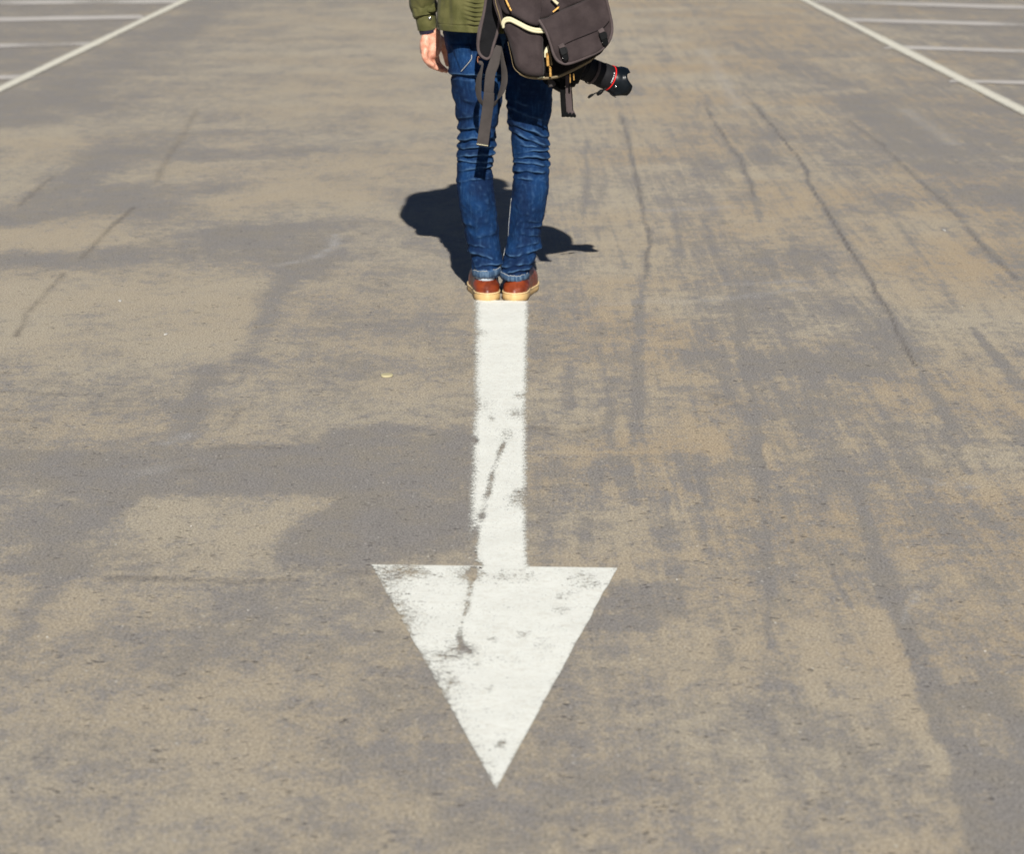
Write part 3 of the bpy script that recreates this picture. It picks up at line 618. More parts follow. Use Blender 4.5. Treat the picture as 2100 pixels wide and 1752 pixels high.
# shoes and socks
def shoe(cx, ang, mir):
    o = Vector((cx, D, 0)); ca, sa = math.cos(ang), math.sin(ang)
    def W(x, y, z): return Vector((o.x + x * ca + y * sa, o.y - x * sa + y * ca, z))
    N = 72
    def outline(k, grow=0):
        a = 2 * math.pi * k / N; s = (1 - math.cos(a)) / 2; y = .288 * s       # heel at a=0
        hw = np.interp(y, [0, .012, .03, .06, .10, .15, .195, .235, .262, .28, .288], [0, .022, .0345, .0372, .0355, 0.0395, .0462, .045, .037, .021, 0])
        sg = 1 if math.sin(a) > 0 else -1
        x = sg * (hw + (grow if hw > .001 else 0)) + mir * .003 * math.exp(-((y - .22) / .07) ** 2)
        return x, y - grow * math.cos(a) * (1 if abs(math.cos(a)) > .6 else 0)
    # finer angular sampling at the heel: resample by arc length
    base = [Vector((*outline(k), 0)) for k in range(N)]; base = resample(base, N)
    def off(g): 
        out = []
        for k in range(N):
            t = base[(k + 1) % N] - base[k - 1]; nn = Vector((t.y, -t.x, 0)).normalized(); c = base[k] + nn * g; out.append(c)
        return out
    ctr = Vector((mir * .003, .14, 0))
    sgn = 1 if (off(.001)[0] - ctr).length > (base[0] - ctr).length else -1
    O = lambda g: off(g * sgn)
    lift = lambda y: .010 * max(0, (y - .20) / .09) ** 2
    s_ = []
    for g, z in ((-.003, .0006), (0, .0025), (.0006, .012), (.0, .0215), (-.0012, .0235)):
        s_.append([W(p.x, p.y, z * (1 - .25 * sst(.09, .13, p.y)) + lift(p.y)) for p in O(g + .0015)])
    root = empty('shoe', o); root.parent = person; root.location = o - person.location
    zt = lambda y: .0235 * (1 - .25 * sst(.09, .13, y)) + lift(y)
    obj('sole', loft(s_), SOLE, root)
    w_ = [[W(p.x, p.y, zt(p.y) + dz) for p in O(g)] for g, dz in ((-.004, -.0005), (.0026, -.0002), (.0032, .0014), (.0026, .003), (-.004, .0032))]
    obj('welt', loft(w_), WELT, root)
    # upper
    def upper(extra, sel=None):
        R = []; T = 22; B = O(-.0012)
        for i in range(T):
            t = i / (T - 1); row = []
            for k in range(N):
                p = B[k]; a = math.atan2(p.x - ctr.x, p.y - .075)
                col = Vector((ctr.x + .0315 * math.sin(a), .080 + .046 * math.cos(a) * (1.25 if math.cos(a) > 0 else 1), 0))
                fwd = max(0, math.cos(a)); zc = .058 + .040 * fwd ** 2; z0 = zt(p.y) + .003
                e = t ** (1.0 + .55 * fwd) if True else t
                q = p.lerp(col, e); bul = .0045 * math.sin(math.pi * min(1, t * 1.15)) * (1 - fwd * .3) + extra
                nn = Vector((math.sin(a), math.cos(a), 0)); q = q + nn * bul
                z = z0 + (zc - z0) * (t ** (1 - .45 * fwd)) + .001 * noise.noise(Vector((q.x * 60, q.y * 60, t * 4)))
                row.append(W(q.x, q.y, z))
            R.append(row)
        if sel: R = [[r[k] for k in sel] for r in R]
        return R
    U = upper(0); rim = [p + Vector((0, 0, 0)) for p in U[-1]]
    inner = [W(ctr.x + .026 * math.sin(2 * math.pi * k / N), .07 + .04 * math.cos(2 * math.pi * k / N), .055) for k in range(N)]
    obj('upper', loft(U, (False, False)), LEATHER, root)
    hk = [k for k in range(-N // 2, N // 2) if base[k].y < .068]
    obj('heel_counter', loft(upper(.0011, hk), (False, False), closed=False), LEATHER, root)
    sk = [[W(ctr.x + rx * math.sin(2 * math.pi * k / 40), .0815 + ry * math.cos(2 * math.pi * k / 40) * .97, z) for k in range(40)] for z, rx, ry in ((.045, .0295, .042), (.068, .0296, .0425), (.078, .0285, .040), (.1, .025, .034), (.125, .02, .028))]
    obj('sock', loft(sk), SOCK, person)
shoe(at(1000.2, 612, D).x, math.radians(-3.2), -1)
shoe(at(1053.2, 614, D).x, math.radians(7), 1)

# body (skin), one continuous mesh
cx0 = at(1024, 40, YL).x
sh_z = 1.385
hand_Y = D + .22
wr = z1(388, 262, hand_Y)
elb = Vector((cx0 - .225, D + .13, 1.03)); shl = Vector((cx0 - .175, D + .10, sh_z - .03)); shr = Vector((cx0 + .185, D + .10, sh_z))
elr = Vector((cx0 + .20, D + .14, 1.08)); wrr = Vector((cx0 + .13, D + .33, 1.24))
HC = Vector((cx0 + .075, D + .185, 1.50))      # head centre, bowed forward
B = []
B.append(tube([(cx0, YL + .03, .86), (cx0, YL + .02, 1.0), (cx0, YL, 1.2), (cx0, YL, 1.34), (cx0, YL + .015, 1.41)], [.11, .12, .14, .14, .07], 24, flat=.62))
B.append(tube([(cx0, YL, 1.38), (cx0, YL + .03, 1.46), HC + Vector((0, -.02, -.04))], [.06, .055, .055], 16))
B.append(tube([shl, shl.lerp(elb, .5), elb, z1(318, 0, hand_Y), z1(338, 95, hand_Y), z1(354, 236, hand_Y), wr + Vector((0, 0, .0))], [.045, .04, .034, .028, .023, .021, .024], 16))
B.append(tube([shr, shr.lerp(elr, .5), elr, elr.lerp(wrr, .5), wrr], [.045, .04, .036, .034, .026], 16))
for lx, s_ in ((at(980, 60, YL).x, -1), (at(1084, 60, YL).x, 1)):
    kx = at(975 if s_ < 0 else 1088, 330, YL).x; ax = at(1000 if s_ < 0 else 1056, 560, YL).x
    B.append(tube([(lx, YL + .03, .86), (lx, YL + .012, .66), (kx, YL, .44), (kx, YL + .0, .3), (ax, YL - .012, .09), (ax, YL - .02, .05)], [.048, .046, .04, .040, .018, .018], 16))
    B.append(tube([(ax, YL - .03, .05), (ax + s_ * .008, YL + .05, .045), (ax + s_ * .012, YL + .13, .036)], [.02, .022, .02], 14))
# head: skull, jaw, nose, ears, brow
tilt = Matrix.Rotation(math.radians(-24), 3, 'X')
def hd(x, y, z): return HC + tilt @ Vector((x, y, z))
def blob(c, r): 
    v, f_ = ball((0, 0, 0), r, 20, 14); return [hd(*(Vector(c) + p)) for p in v], f_
B += [blob((0, -.005, .03), (.074, .095, .085)), blob((0, .02, -.03), (.062, .075, .075)), blob((0, .055, -.075), (.038, .036, .028)), blob((0, .088, -.01), (.05, .012, .05))]
B.append(tube([hd(0, .092, .02), hd(0, .108, -.005), hd(0, .113, -.02)], [.009, .011, .014], 10))
B += [blob((.077, -.002, -.005), (.009, .022, .032)), blob((-.077, -.002, -.005), (.009, .022, .032)), blob((.02, .092, -.052), (.018, .01, .006)), blob((-.02, .092, -.052), (.018, .01, .006)), blob((0, .092, -.062), (.022, .01, .007)), blob((.03, .09, .022), (.02, .008, .006)), blob((-.03, .09, .022), (.02, .008, .006))]
# left hand: palm turned towards the thigh, fingers curled
def hp(a, b, dy=0.0): return z1(a, b, hand_Y + dy)
B.append(tube([hp(392, 262), hp(392, 300), hp(388, 345, .004), hp(380, 395, .004), hp(376, 420, .004)], [.026, .0265, .030, .033, .030], 18, flat=.78))
B.append(tube([hp(345, 300, -.012), hp(338, 350, -.014), hp(335, 400, -.012)], [.015, .017, .015], 12))
fing = [  # joints, radius
    ([(338, 395, -.020), (330, 450, -.024), (352, 500, -.018), (398, 530, -.010)], .0092),
    ([(362, 400, -.006), (350, 465, -.010), (374, 522, -.004), (432, 556, .002)], .0100),
    ([(390, 405, .010), (384, 470, .008), (412, 535, .012), (478, 572, .016)], .0102),
    ([(418, 405, .024), (424, 465, .026), (448, 530, .028), (508, 578, .030)], .0098)]
for J, r in fing: B.append(tube([hp(*q) for q in J], [r * 1.08, r * 1.06, r, r * .8], 12, 16))
B.append(tube([hp(425, 310, .012), hp(470, 345, .022), hp(500, 410, .034), hp(512, 470, .042), hp(520, 525, .046)], [.018, .0165, .0125, .0105, .008], 12, 16))
# right hand: a loose fist on the strap at the chest
fw = (wrr - elr).normalized(); rp = wrr + fw * .05
B.append(tube([wrr, wrr + fw * .045, wrr + fw * .085], [.026, .034, .03], 14, flat=.6))
for k in range(4):
    b_ = wrr + fw * .085 + Vector((0, 0, .028 - .019 * k))
    B.append(tube([b_, b_ + fw * .03 + Vector((-.01, 0, 0)), b_ + fw * .025 + Vector((-.035, -.01, 0)), b_ + Vector((-.035, -.015, 0))], [.0095, .009, .0085, .0075], 10))
B.append(tube([wrr + fw * .03 + Vector((-.015, 0, .02)), wrr + fw * .06 + Vector((-.03, 0, .035)), wrr + fw * .085 + Vector((-.045, -.005, .02))], [.014, .011, .008], 10))
obj('body', join(*B), SKIN, person, rem=.0034)
# nails-side creases are relief in the skin; hair cap, eyes
hv = []
hair = join(blob((0, -.014, .040), (.083, .100, .088)), blob((0, -.035, -.01), (.076, .075, .07)))
obj('hair', (([p + Vector((0, 0, 0)) + .004 * noise.noise(p * 60) * Vector((1, 1, 1)) for p in hair[0]]), hair[1]), HAIR, person)
for s_ in (-1, 1): obj('eye', blob((.03 * s_, .088, .006), (.012, .008, .008)), WHITE, person)

# jacket
jk = empty('jacket', (cx0, YL, .78)); jk.parent = person; jk.location = Vector((cx0, YL, .78)) - person.location
YB = D - .035
hemz = at(1000, 66, YB).z; xL = at(896, 50, YL).x
prof = [(hemz, -.012, .1635, .153), (hemz + .05, -.012, .163, .151), (.95, -.008, .160, .140), (1.08, 0, .168, .126), (1.22, 0, .185, .128), (1.32, 0, .195, .118), (1.385, .003, .175, .10), (1.435, .008, .14, .085), (1.46, .02, .085, .072), (1.49, .03, .066, .064), (1.505, .032, .064, .062)]
zs_ = np.concatenate([np.linspace(hemz, hemz + .14, 110), np.linspace(hemz + .145, 1.505, 70)])
pz = [q[0] for q in prof]; jc = xL + .1635
R = []
NJ = 240
for z_ in zs_:
    cy, rx, ry = (np.interp(z_, pz, [q[i] for q in prof]) for i in (1, 2, 3)); row = []
    for k in range(NJ):
        ph = 2 * math.pi * k / NJ; u, s = math.cos(ph), math.sin(ph); d = 0
        h = z_ - hemz
        # squarer back panel
        pw = .8; uu = math.copysign(abs(u) ** pw, u); ss = math.copysign(abs(s) ** pw, s)
        x = jc + rx * uu
        if s < 0:
            d += .0042 * math.sin(h * 2 * math.pi / .0125 + 2.2 * math.sin(x * 60)) * math.exp(-((x - (jc - .052)) / .020) ** 2) * sst(.012, .024, h)
            d += .003 * math.exp(-((h - .0245) / .0035) ** 2) * math.exp(-((x - (jc - .07)) / .03) ** 2)
        d -= .0016 * math.exp(-((h - .0195) / .0011) ** 2)
        d += .009 * noise.noise(Vector((uu * 4, ss * 4, z_ * 9))) * min(1, h / .03 + .25) + .003 * noise.noise(Vector((uu * 9, ss * 9, z_ * 14))) * min(1, h / .03)
        zz_ = z_ - .004 * (x - jc) / .16 * max(0, 1 - h / .1)
        row.append(Vector((x + d * u, YL + cy + ry * ss + d * s, zz_)))
    R.append(row)
R2 = [[Vector((jc + (p.x - jc) * .97, YL + (p.y - YL) * .97, p.z + .001 + .03 * q)) for p in R[0]] for q in (0, 1)]
obj('torso_panel', loft(R2[::-1] + R, (False, False)), JACKET, jk)
def sleeve(P, Rr, n, fn=None, nseg=72, cap=(False, True)):
    pts = spline(P, n); rad = lerpv(Rr, n); fr = frames(pts, Vector((0, 1, 0))); rings = []
    for i in range(n):
        t, a, b = fr[i]; row = []
        for k in range(nseg):
            ph = 2 * math.pi * k / nseg; d = fn(i / (n - 1), ph, pts[i]) if fn else 0
            row.append(pts[i] + a * (math.cos(ph) * (rad[i] * 1.05 + d)) + b * (math.sin(ph) * (rad[i] + d)))
        rings.append(row)
    return loft(rings, cap)
s0 = z1(352, 232, hand_Y); s1 = z1(338, 95, hand_Y - .004); s2 = z1(318, 0, hand_Y - .008)
def sfold(t, ph, p):
    d = .0022 * noise.noise(Vector((math.cos(ph) * 2, math.sin(ph) * 2, p.z * 22))) + .0035 * noise.noise(Vector((math.cos(ph) * 2.5, math.sin(ph) * 2.5, p.z * 45 + 3)))
    return d
cuff = [z1(354, 236, hand_Y), z1(346, 170, hand_Y - .002), z1(336, 95, hand_Y - .003), z1(333, 72, hand_Y - .003)]
obj('sleeve_cuff', sleeve(cuff, [.0278, .0298, .0318, .030], 60, lambda t, ph, p: .0008 * math.sin(t * 90) * (t < .12) + .0012 * noise.noise(p * 60), cap=(False, False)), JACKET, jk)
sl = [z1(338, 112, hand_Y - .004), z1(334, 100, hand_Y - .004), z1(330, 60, hand_Y - .006), s2, elb.lerp(s2, .45), elb, elb.lerp(shl, .5), shl + Vector((.01, 0, 0)), shl + Vector((.09, 0, .012))]
obj('sleeve', sleeve(sl, [.0335, .038, .0395, .0405, .048, .054, .059, .068, .06], 260, sfold), JACKET, jk)
slr = [wrr, wrr.lerp(elr, .5), elr, elr.lerp(shr, .5), shr + Vector((-.01, 0, 0)), shr + Vector((-.09, 0, .012))]
obj('sleeve', sleeve(slr, [.036, .046, .054, .059, .068, .06], 90, sfold), JACKET, jk)
obj('collar', loft([[Vector((cx0 + (.066 + e) * math.cos(a), YL + .03 + (.064 + e) * math.sin(a), z_)) for a in [2 * math.pi * k / 40 for k in range(40)]] for z_, e in ((1.47, .004), (1.50, .006), (1.535, .012), (1.54, .006), (1.50, .0))], (False, False)), JACKET, jk)
# sleeve tab and snap
tY = hand_Y - .039
obj('sleeve_tab', ribbon([z1(345, 62, tY), z1(365, 75, tY - .006), z1(395, 78, tY - .007), z1(428, 66, tY + .004)], [.0055, .0065, .006, .0055], .0025, 20), JACKET, jk)
sn = z1(374, 146, hand_Y - .0345); sv, sf = ball((0, 0, 0), (.0052, .003, .0052), 16, 8)
obj('snap_button', ([sn + p for p in sv], sf), STEEL, jk)
kc = [z1(366, 268, hand_Y), z1(362, 250, hand_Y), z1(356, 228, hand_Y), z1(352, 212, hand_Y)]
obj('shirt_cuff', sleeve(kc, [.0262, .0272, .0262, .024], 24, lambda t, ph, p: .0022 * noise.noise(p * 160), cap=(True, False)), KNIT, person)

# ------------------------------------------------------------------ BACKPACK
bag = empty('backpack', z4(900, 1100, D - .15)); tag(bag, 'brown grey canvas backpack with cream zips slung on one shoulder of the standing person', 'backpack')
YF = D - .235; YBK = D - .085
xc = z4(800, 500, YF).x
bk = lambda x, z: YBK
Q = lambda L, Y=YF: [z4(a, b, Y) for a, b in L]
main = Q([(100, -420), (115, 0), (180, 250), (225, 420), (300, 620), (345, 800), (385, 960), (460, 1045), (570, 1095), (720, 1118), (880, 1120), (1010, 1100), (1130, 1050), (1310, 965), (1510, 850), (1640, 770), (1735, 600), (1775, 450), (1775, 250), (1735, 60), (1660, -200), (1500, -520), (1100, -640), (500, -600)])
def mainf(x, z): return YF + .16 * (x - xc) * (1 if x > xc else -1.0) * 1.0 + .018
obj('main_body', pillow(main, mainf, bk, .032, 140, 28, .004, 1), CANVAS_D, bag)
# upper panel of brown canvas with soft folds
up = Q([(150, -420), (165, 0), (250, 190), (330, 215), (480, 285), (620, 350), (735, 365), (745, 290), (850, 262), (1040, 170), (1390, 15), (1600, -60), (1480, -470), (1000, -600), (400, -560)])
def upf(x, z): return mainf(x, z) - .016 + .0045 * math.sin((x - xc) * 70 + (z - .8) * 55) 
obj('upper_panel', pillow(up, upf, lambda x, z: mainf(x, z) + .02, .012, 110, 24, .006, 4), CANVAS, bag)
# side pocket
pk = Q([(222, 300), (245, 262), (300, 248), (400, 290), (520, 350), (640, 405), (770, 425), (800, 520), (795, 700), (815, 900), (812, 1040), (780, 1075), (600, 1070), (480, 1020), (410, 940), (370, 800), (300, 560), (240, 420)])
def pkf(x, z): return mainf(x, z) - .034 + .10 * max(0, xc - .02 - x)
pocket = obj('side_pocket', pillow(pk, pkf, lambda x, z: mainf(x, z) + .03, .022, 110, 30, .006, 8), CANVAS, bag)
def on(f, L, off): return [Vector((p.x, f(p.x, p.z) - off, p.z)) for p in Q(L)]
zl = [(228, 345), (232, 300), (265, 262), (330, 255), (400, 285), (480, 325), (560, 365), (640, 393), (720, 405), (800, 402)]
zl2 = [(a + 8, b + 34) for a, b in zl]
obj('pocket_zip', join(tube(on(pkf, zl, .006), .0045, 10, 50), tube(on(pkf, zl2, .008), .0040, 10, 50)), CREAM, bag)
# flap
fl = Q([(742, 290), (770, 268), (850, 250), (1035, 150), (1385, 0), (1560, -90), (1670, -110), (1700, 0), (1745, 180), (1778, 340), (1776, 470), (1725, 600), (1610, 715), (1400, 815), (1190, 892), (1085, 897), (1000, 852), (945, 765), (905, 630), (850, 480), (790, 360)], D - .275)
fxc = z4(1250, 450, D - .275).x
def flf(x, z): return D - .287 + .55 * (x - fxc) ** 2 * 3 + .04 * (x - fxc) + .25 * (z - .77) ** 2
flap = obj('flap', pillow(fl, flf, lambda x, z: flf(x, z) + .016, .009, 130, 30, .0055, 12), CANVAS, bag)
def onf(L, off): return [Vector((p.x, flf(p.x, p.z) - off, p.z)) for p in [z4(a, b, D - .275) for a, b in L]]
pip = [(748, 292), (800, 372), (857, 480), (909, 628), (948, 762), (1002, 848), (1086, 890), (1188, 885), (1398, 808), (1606, 710), (1720, 598), (1770, 470), (1772, 340), (1740, 180), (1696, 0), (1668, -100)]
obj('flap_binding', tube(onf(pip, -.004), .0042, 10, 110, flat=1.3), TRIM, flap)
obj('flap_seam', tube(onf([(1105, 618), (1200, 570), (1400, 490), (1560, 428), (1660, 380), (1730, 300)], .0002), .0013, 6, 40), CANVAS_D, flap)
obj('flap_seam', tube(onf([(960, 660), (1010, 650), (1105, 618)], .0000), .001, 6, 20), CANVAS_D, flap)
for bx_, by_ in ((1010, 640), (1572, 428)):
    b0 = empty('buckle', z4(bx_ + 70, by_ + 100, D - .295)); b0.parent = bag; b0.location = Vector(b0.location) - bag.location
    def bp(a, b, off=.006): return onf([(bx_ + a, by_ + b)], off)[0]
    obj('strap_loop', ribbon([bp(35, -22, .002), bp(52, 10, .009), bp(66, 46, .008)], .0082, .003, 14), TRIM, b0)
    obj('socket', join(bar(bp(52, 22, .008), bp(88, 118, .010), .0090, .004), bar(bp(20, 30, .006), bp(52, 112, .008), .0022, .0035), bar(bp(108, 20, .006), bp(128, 88, .008), .0022, .0035)), PLAST, b0, smooth=False)
    obj('prong', join(bar(bp(88, 116, .010), bp(112, 196, .009), .0080, .0035, taper=.9), bar(bp(64, 132, .008), bp(80, 196, .007), .002, .003), bar(bp(128, 116, .008), bp(138, 180, .007), .002, .003), bar(bp(84, 186, .0075), bp(124, 176, .0075), .006, .004)), PLAST, b0, smooth=False)
    obj('rivet', ([bp(62, 165, .0135) + p for p in ball((0, 0, 0), .0014, 8, 6)[0]], ball((0, 0, 0), .0014, 8, 6)[1]), STEEL, b0)
# trims, base zip and pulls
obj('side_binding', tube(on(mainf, [(118, -300), (125, 0), (160, 130), (195, 260), (222, 380)], .004), [.006, .008, .009, .007, .004], 10, 40, flat=.5), CANVAS, bag)
obj('side_piping', tube(on(mainf, [(112, -200), (120, 0), (145, 110), (182, 230), (208, 350)], .010), .0016, 6, 30), CREAM_D, bag)
obj('base_zip', join(tube(on(mainf, [(300, 600), (345, 800), (382, 955), (455, 1035), (565, 1083), (715, 1104), (860, 1106), (1000, 1086), (1120, 1040), (1300, 955), (1480, 858), (1560, 800)], .0035), [.0006, .0007, .0009, .0014, .0022, .003, .0034, .0034, .0034, .0034, .0026, .0016], 8, 90),
                     tube(on(mainf, [(470, 1052), (570, 1096), (715, 1116), (860, 1118), (1005, 1098), (1125, 1052), (1300, 970), (1480, 872)], .002), .0024, 8, 70)), CREAM_D, bag)
obj('zip_end', tube(on(mainf, [(725, 1108), (770, 1095), (808, 1092)], .006), [.0012, .0026, .002], 8, 16), CREAM, bag)
def pull(name, L, r, f=mainf, off=.02, m=BRASS, extra=None):
    P = on(f, L, off); g_ = [bar(P[i], P[i + 1], r, r * .5) for i in range(len(P) - 1)]
    c = P[0]; v, ff = ball((0, 0, 0), r * 1.05, 12, 8); g_.append(([c + p for p in v], ff))
    return obj(name, join(*g_), m, bag, smooth=False)
obj('zip_garage', tube(on(mainf, [(830, 800), (838, 730), (852, 680), (866, 650)], .022), [.0035, .0055, .004, .0015], 8, 20, flat=.5), CREAM, bag)
obj('gusset_zip', tube(on(mainf, [(868, 640), (885, 720), (900, 800), (920, 905)], .02), .0026, 8, 24), CREAM_D, bag)
pull('zip_pull', [(856, 756), (860, 790), (868, 925)], .0040, off=.030)
pull('zip_pull', [(893, 938), (898, 962), (903, 1078)], .0032, off=.027)
pull('zip_pull', [(262, -40), (285, 20), (320, 95)], .0026, off=.030)
pull('zip_pull', [(320, 95), (350, 150)], .0021, off=.030)
pull('zip_pull', [(925, -40), (960, 5), (1008, 45)], .0036, off=.036, m=CREAM)
pull('zip_pull', [(1022, 88), (985, 120), (935, 160)], .0022, off=.036)
pull('zip_pull', [(1182, 1050), (1184, 1175)], .0014, off=.012)
pull('zip_pull', [(1232, 1050), (1237, 1140)], .0016, off=.012)
obj('fabric_tab', tube(Q([(868, 1125), (905, 1150), (925, 1205)], D - .15), [.003, .010, .012], 8, 14, flat=.3), WEB, bag)
# bottom tripod straps, scrunched end
yS = D - .155
obj('tripod_strap', ribbon([z4(1070, 1060, yS), z4(1075, 1300, yS), z4(1085, 1500, yS), z4(1098, 1650, yS)], .0075, .002, 30), BLACKW, bag)
obj('tripod_strap', ribbon([z4(1158, 1060, yS - .004), z4(1160, 1300, yS - .006), z4(1168, 1500, yS - .006), z4(1200, 1640, yS - .004)], [.0088, .0088, .0092, .0125], .002, 30), TRIM, bag)
obj('cord', tube([z4(1190, 1060, yS - .008), z4(1200, 1250, yS - .012), z4(1212, 1400, yS - .012), z4(1218, 1545, yS - .01)], .0012, 6), BLACKW, bag)
obj('cord', tube([z4(1168, 1180, yS - .012), z4(1172, 1250, yS - .013), z4(1170, 1295, yS - .013)], [.001, .002, .0026], 6), BLACKW, bag)
V = []
for k in range(11):
    q = z4(1085 + 16 * k, 1610 + 12 * math.sin(k * 1.9) + 2.4 * k, yS - .006 - .003 * (k % 2)); v, f_ = ball((0, 0, 0), (.0042, .004, .0062 - .0012 * (k % 3)), 8, 6); V.append(([q + p for p in v], f_))
obj('scrunched_end', join(*V), PLAST, bag, smooth=False)
# loose shoulder strap with padded end, ring and webbing
yP = D - .14
e0 = [(1038, -240), (860, 0), (822, 120)]
pad_o = [z1(a, b, yP) for a, b in ((850, -160), (833, 0), (812, 130), (785, 260), (770, 380), (788, 445), (838, 478), (872, 455), (893, 380), (920, 290), (938, 215), (945, 120), (925, 0), (930, -160))]
shoulder = obj('shoulder_strap', pillow(pad_o, lambda x, z: yP - .006, lambda x, z: yP + .010, .006, 100, 12, .0012, 3), MESHB, bag)
obj('edge_binding', tube([Vector((p.x, yP - .005, p.z)) for p in pad_o], .0042, 10, 90, flat=1.2), TRIM, shoulder)
obj('edge_binding', tube([z1(a, b, yP + .01) for a, b in ((800, 140), (775, 250), (764, 360), (772, 400))], [.002, .0035, .003, .001], 8, 20), TRIM, shoulder)
ringp = [z1(775 + 9 * math.cos(t), 487 + 27 * math.sin(t), yP + .004) for t in np.linspace(2.0, 5.6, 14)]
obj('strap_ring', tube(ringp, .0016, 8, 30), COPPER, bag)
obj('strap_end_loop', tube([z1(778, 505, yP + .002), z1(792, 515, yP), z1(808, 530, yP)], [.004, .006, .0035], 8, 12, flat=.6), WEB, bag)
yW = D - .145
X_ = Vector((1, 0, 0))
# loop of webbing hanging behind the tail
lp = [z1(806, 520, yW - .003), z1(800, 560, yW), z1(778, 640, yW + .004), z1(772, 730, yW + .008), z1(785, 815, yW + .008), z1(835, 868, yW + .004), z1(905, 850, yW + .002), z1(955, 770, yW), z1(983, 680, yW), z1(985, 590, yW - .002), z1(968, 480, yW - .004), z1(955, 385, yW - .004)]
wl_ = [Vector(q) for q in ((.3, -.95, 0), (.5, -.9, 0), (.85, -.6, 0), (.8, -.6, .1), (.55, -.8, .3), (.1, -.8, .6), (-.35, -.8, .5), (.8, -.65, .2), (.85, -.6, 0), (.8, -.65, 0), (.6, -.8, 0), (.5, -.9, 0))]
obj('webbing_loop', ribbon(lp, [.004, .006, .009, .0105, .010, .009, .009, .010, .0105, .0105, .009, .006], .0022, 90, wdirs=wl_), WEB, bag)
obj('webbing_strap', ribbon([z1(940, 372, yW - .006), z1(925, 430, yW - .008), z1(900, 520, yW - .01), z1(872, 600, yW - .011), z1(862, 690, yW - .011), z1(856, 775, yW - .010)], [.008, .0118, .0145, .0140, .0140, .0138], .0024, 50), WEB, bag)
tail = obj('strap_tail', ribbon([z1(860, 758, yW - .014), z1(853, 850, yW - .0145), z1(838, 960, yW - .014), z1(822, 1070, yW - .012), z1(804, 1196, yW - .010)], [.0148, .0158, .0158, .0162, .0166], .0024, 50), WEB, bag)
obj('tail_edge', ribbon([z1(804.5, 1183, yW - .0118), z1(803.8, 1187.5, yW - .0118)], .0166, .0012, 6), CREAM, tail)
# worn strap over the right shoulder and bag top handle (above the frame, but it carries the bag)
tb = Vector((cx0 + .15, YBK - .03, 1.16))
obj('shoulder_strap', ribbon([tb, tb + Vector((0, .01, .12)), Vector((cx0 + .135, YL - .13, 1.34)), Vector((cx0 + .135, YL - .02, 1.475)), Vector((cx0 + .135, YL + .12, 1.37)), Vector((cx0 + .15, YL + .165, 1.22)), Vector((cx0 + .22, YL + .10, 1.0)), Vector((cx0 + .20, YL - .06, .86)), Vector((cx0 + .17, YBK - .03, .80))], [.028, .03, .033, .035, .033, .028, .014, .012, .012], .012, 90,
    wdirs=[Vector((1, 0, 0))] * 5 + [Vector((.9, .3, 0)), Vector((.3, .9, 0)), Vector((.2, .3, .9)), Vector((.1, .2, .9))]), WEB, bag)

# ------------------------------------------------------------------ CAMERA at the bag's side
yC = D - .075
camo = empty('camera', z4(1500, 1050, yC)); camo.name = 'slr_camera'
tag(camo, 'black camera with red ringed lens and petal hood hanging below the backpack', 'camera')
A0 = z4(1330, 935, yC); A1 = z4(1900, 1164, yC + .055)
ax = (A1 - A0).normalized(); side_ = ax.cross(Vector((0, 1, 0))).normalized(); dep = side_.cross(ax).normalized()
UV = (dep, side_)
def P3(s, a, b): return A0 + ax * s + dep * a + side_ * b          # s along the lens, a in depth, b across the picture
def lathe(prof, n=64, fn=None):
    rings = []
    for s, r in prof:
        rings.append([P3(s + (fn(k / n, s) if fn else 0), r * math.cos(2 * math.pi * k / n), r * math.sin(2 * math.pi * k / n)) for k in range(n)])
    return loft(rings, (False, False))
L_ = (A1 - A0).length
s_ring = L_ * .70
upv = -1 if (P3(0, 0, 1) - A0).z < 0 else 1
obj('body', join(bar(P3(-.045, 0, -.064 * upv), P3(-.045, 0, .05 * upv), .030, .058, .3, up=dep), bar(P3(-.05, -.01, .045 * upv), P3(-.045, 0, .068 * upv), .026, .028, .4, up=dep, taper=.75), bar(P3(-.052, -.048, -.05 * upv), P3(-.05, -.048, .045 * upv), .036, .016, .5, up=dep)), PLAST, camo)
obj('battery_grip', bar(P3(-.052, .0, -.086 * upv), P3(-.050, 0, -.066 * upv), .028, .055, .35, up=dep), PLAST, camo)
lensbarrel = obj('lens_barrel', lathe([(-.012, .0), (-.012, .030), (.004, .031), (.006, .033), (.03, .033), (.032, .0345), (.034, .0345), (s_ring - .028, .0345), (s_ring - .025, .036), (s_ring - .002, .036), (s_ring, .0355), (s_ring, .0)]), RUBBER, camo)
obj('zoom_ring', lathe([(.010, .0332), (.0105, .0352)] + [(.0105 + .0016 * k, .0352 if k % 2 else .0346) for k in range(11)] + [(.029, .0332)]), RUBBER, camo)
obj('red_ring', lathe([(s_ring - .001, .0352), (s_ring - .001, .0374), (s_ring + .0020, .0372), (s_ring + .0020, .035)]), RED, camo)
hl = L_ - s_ring + .006
near = -1 if dep.y > 0 else 1                                       # side of the lens that faces the viewer
ph_v = (0 if near > 0 else math.pi) - upv * near * .22
def notch(t, s):
    k = max(0, (s - s_ring - .02) / (hl - .02)); q = 2 * math.pi * t - ph_v
    return k * (.002 - .017 * max(0, -math.cos(4 * q)) ** .7 + .009 * math.cos(2 * q))
obj('lens_hood', lathe([(s_ring + .002, .0358), (s_ring + .004, .0378), (s_ring + .018, .0392), (s_ring + .02, .040), (s_ring + .03, .0418), (s_ring + hl * .7, .0442), (s_ring + hl, .0455), (s_ring + hl, .0438), (s_ring + hl * .7, .0426), (s_ring + .02, .038), (s_ring + .006, .035)], 96, notch), LENSB, camo)
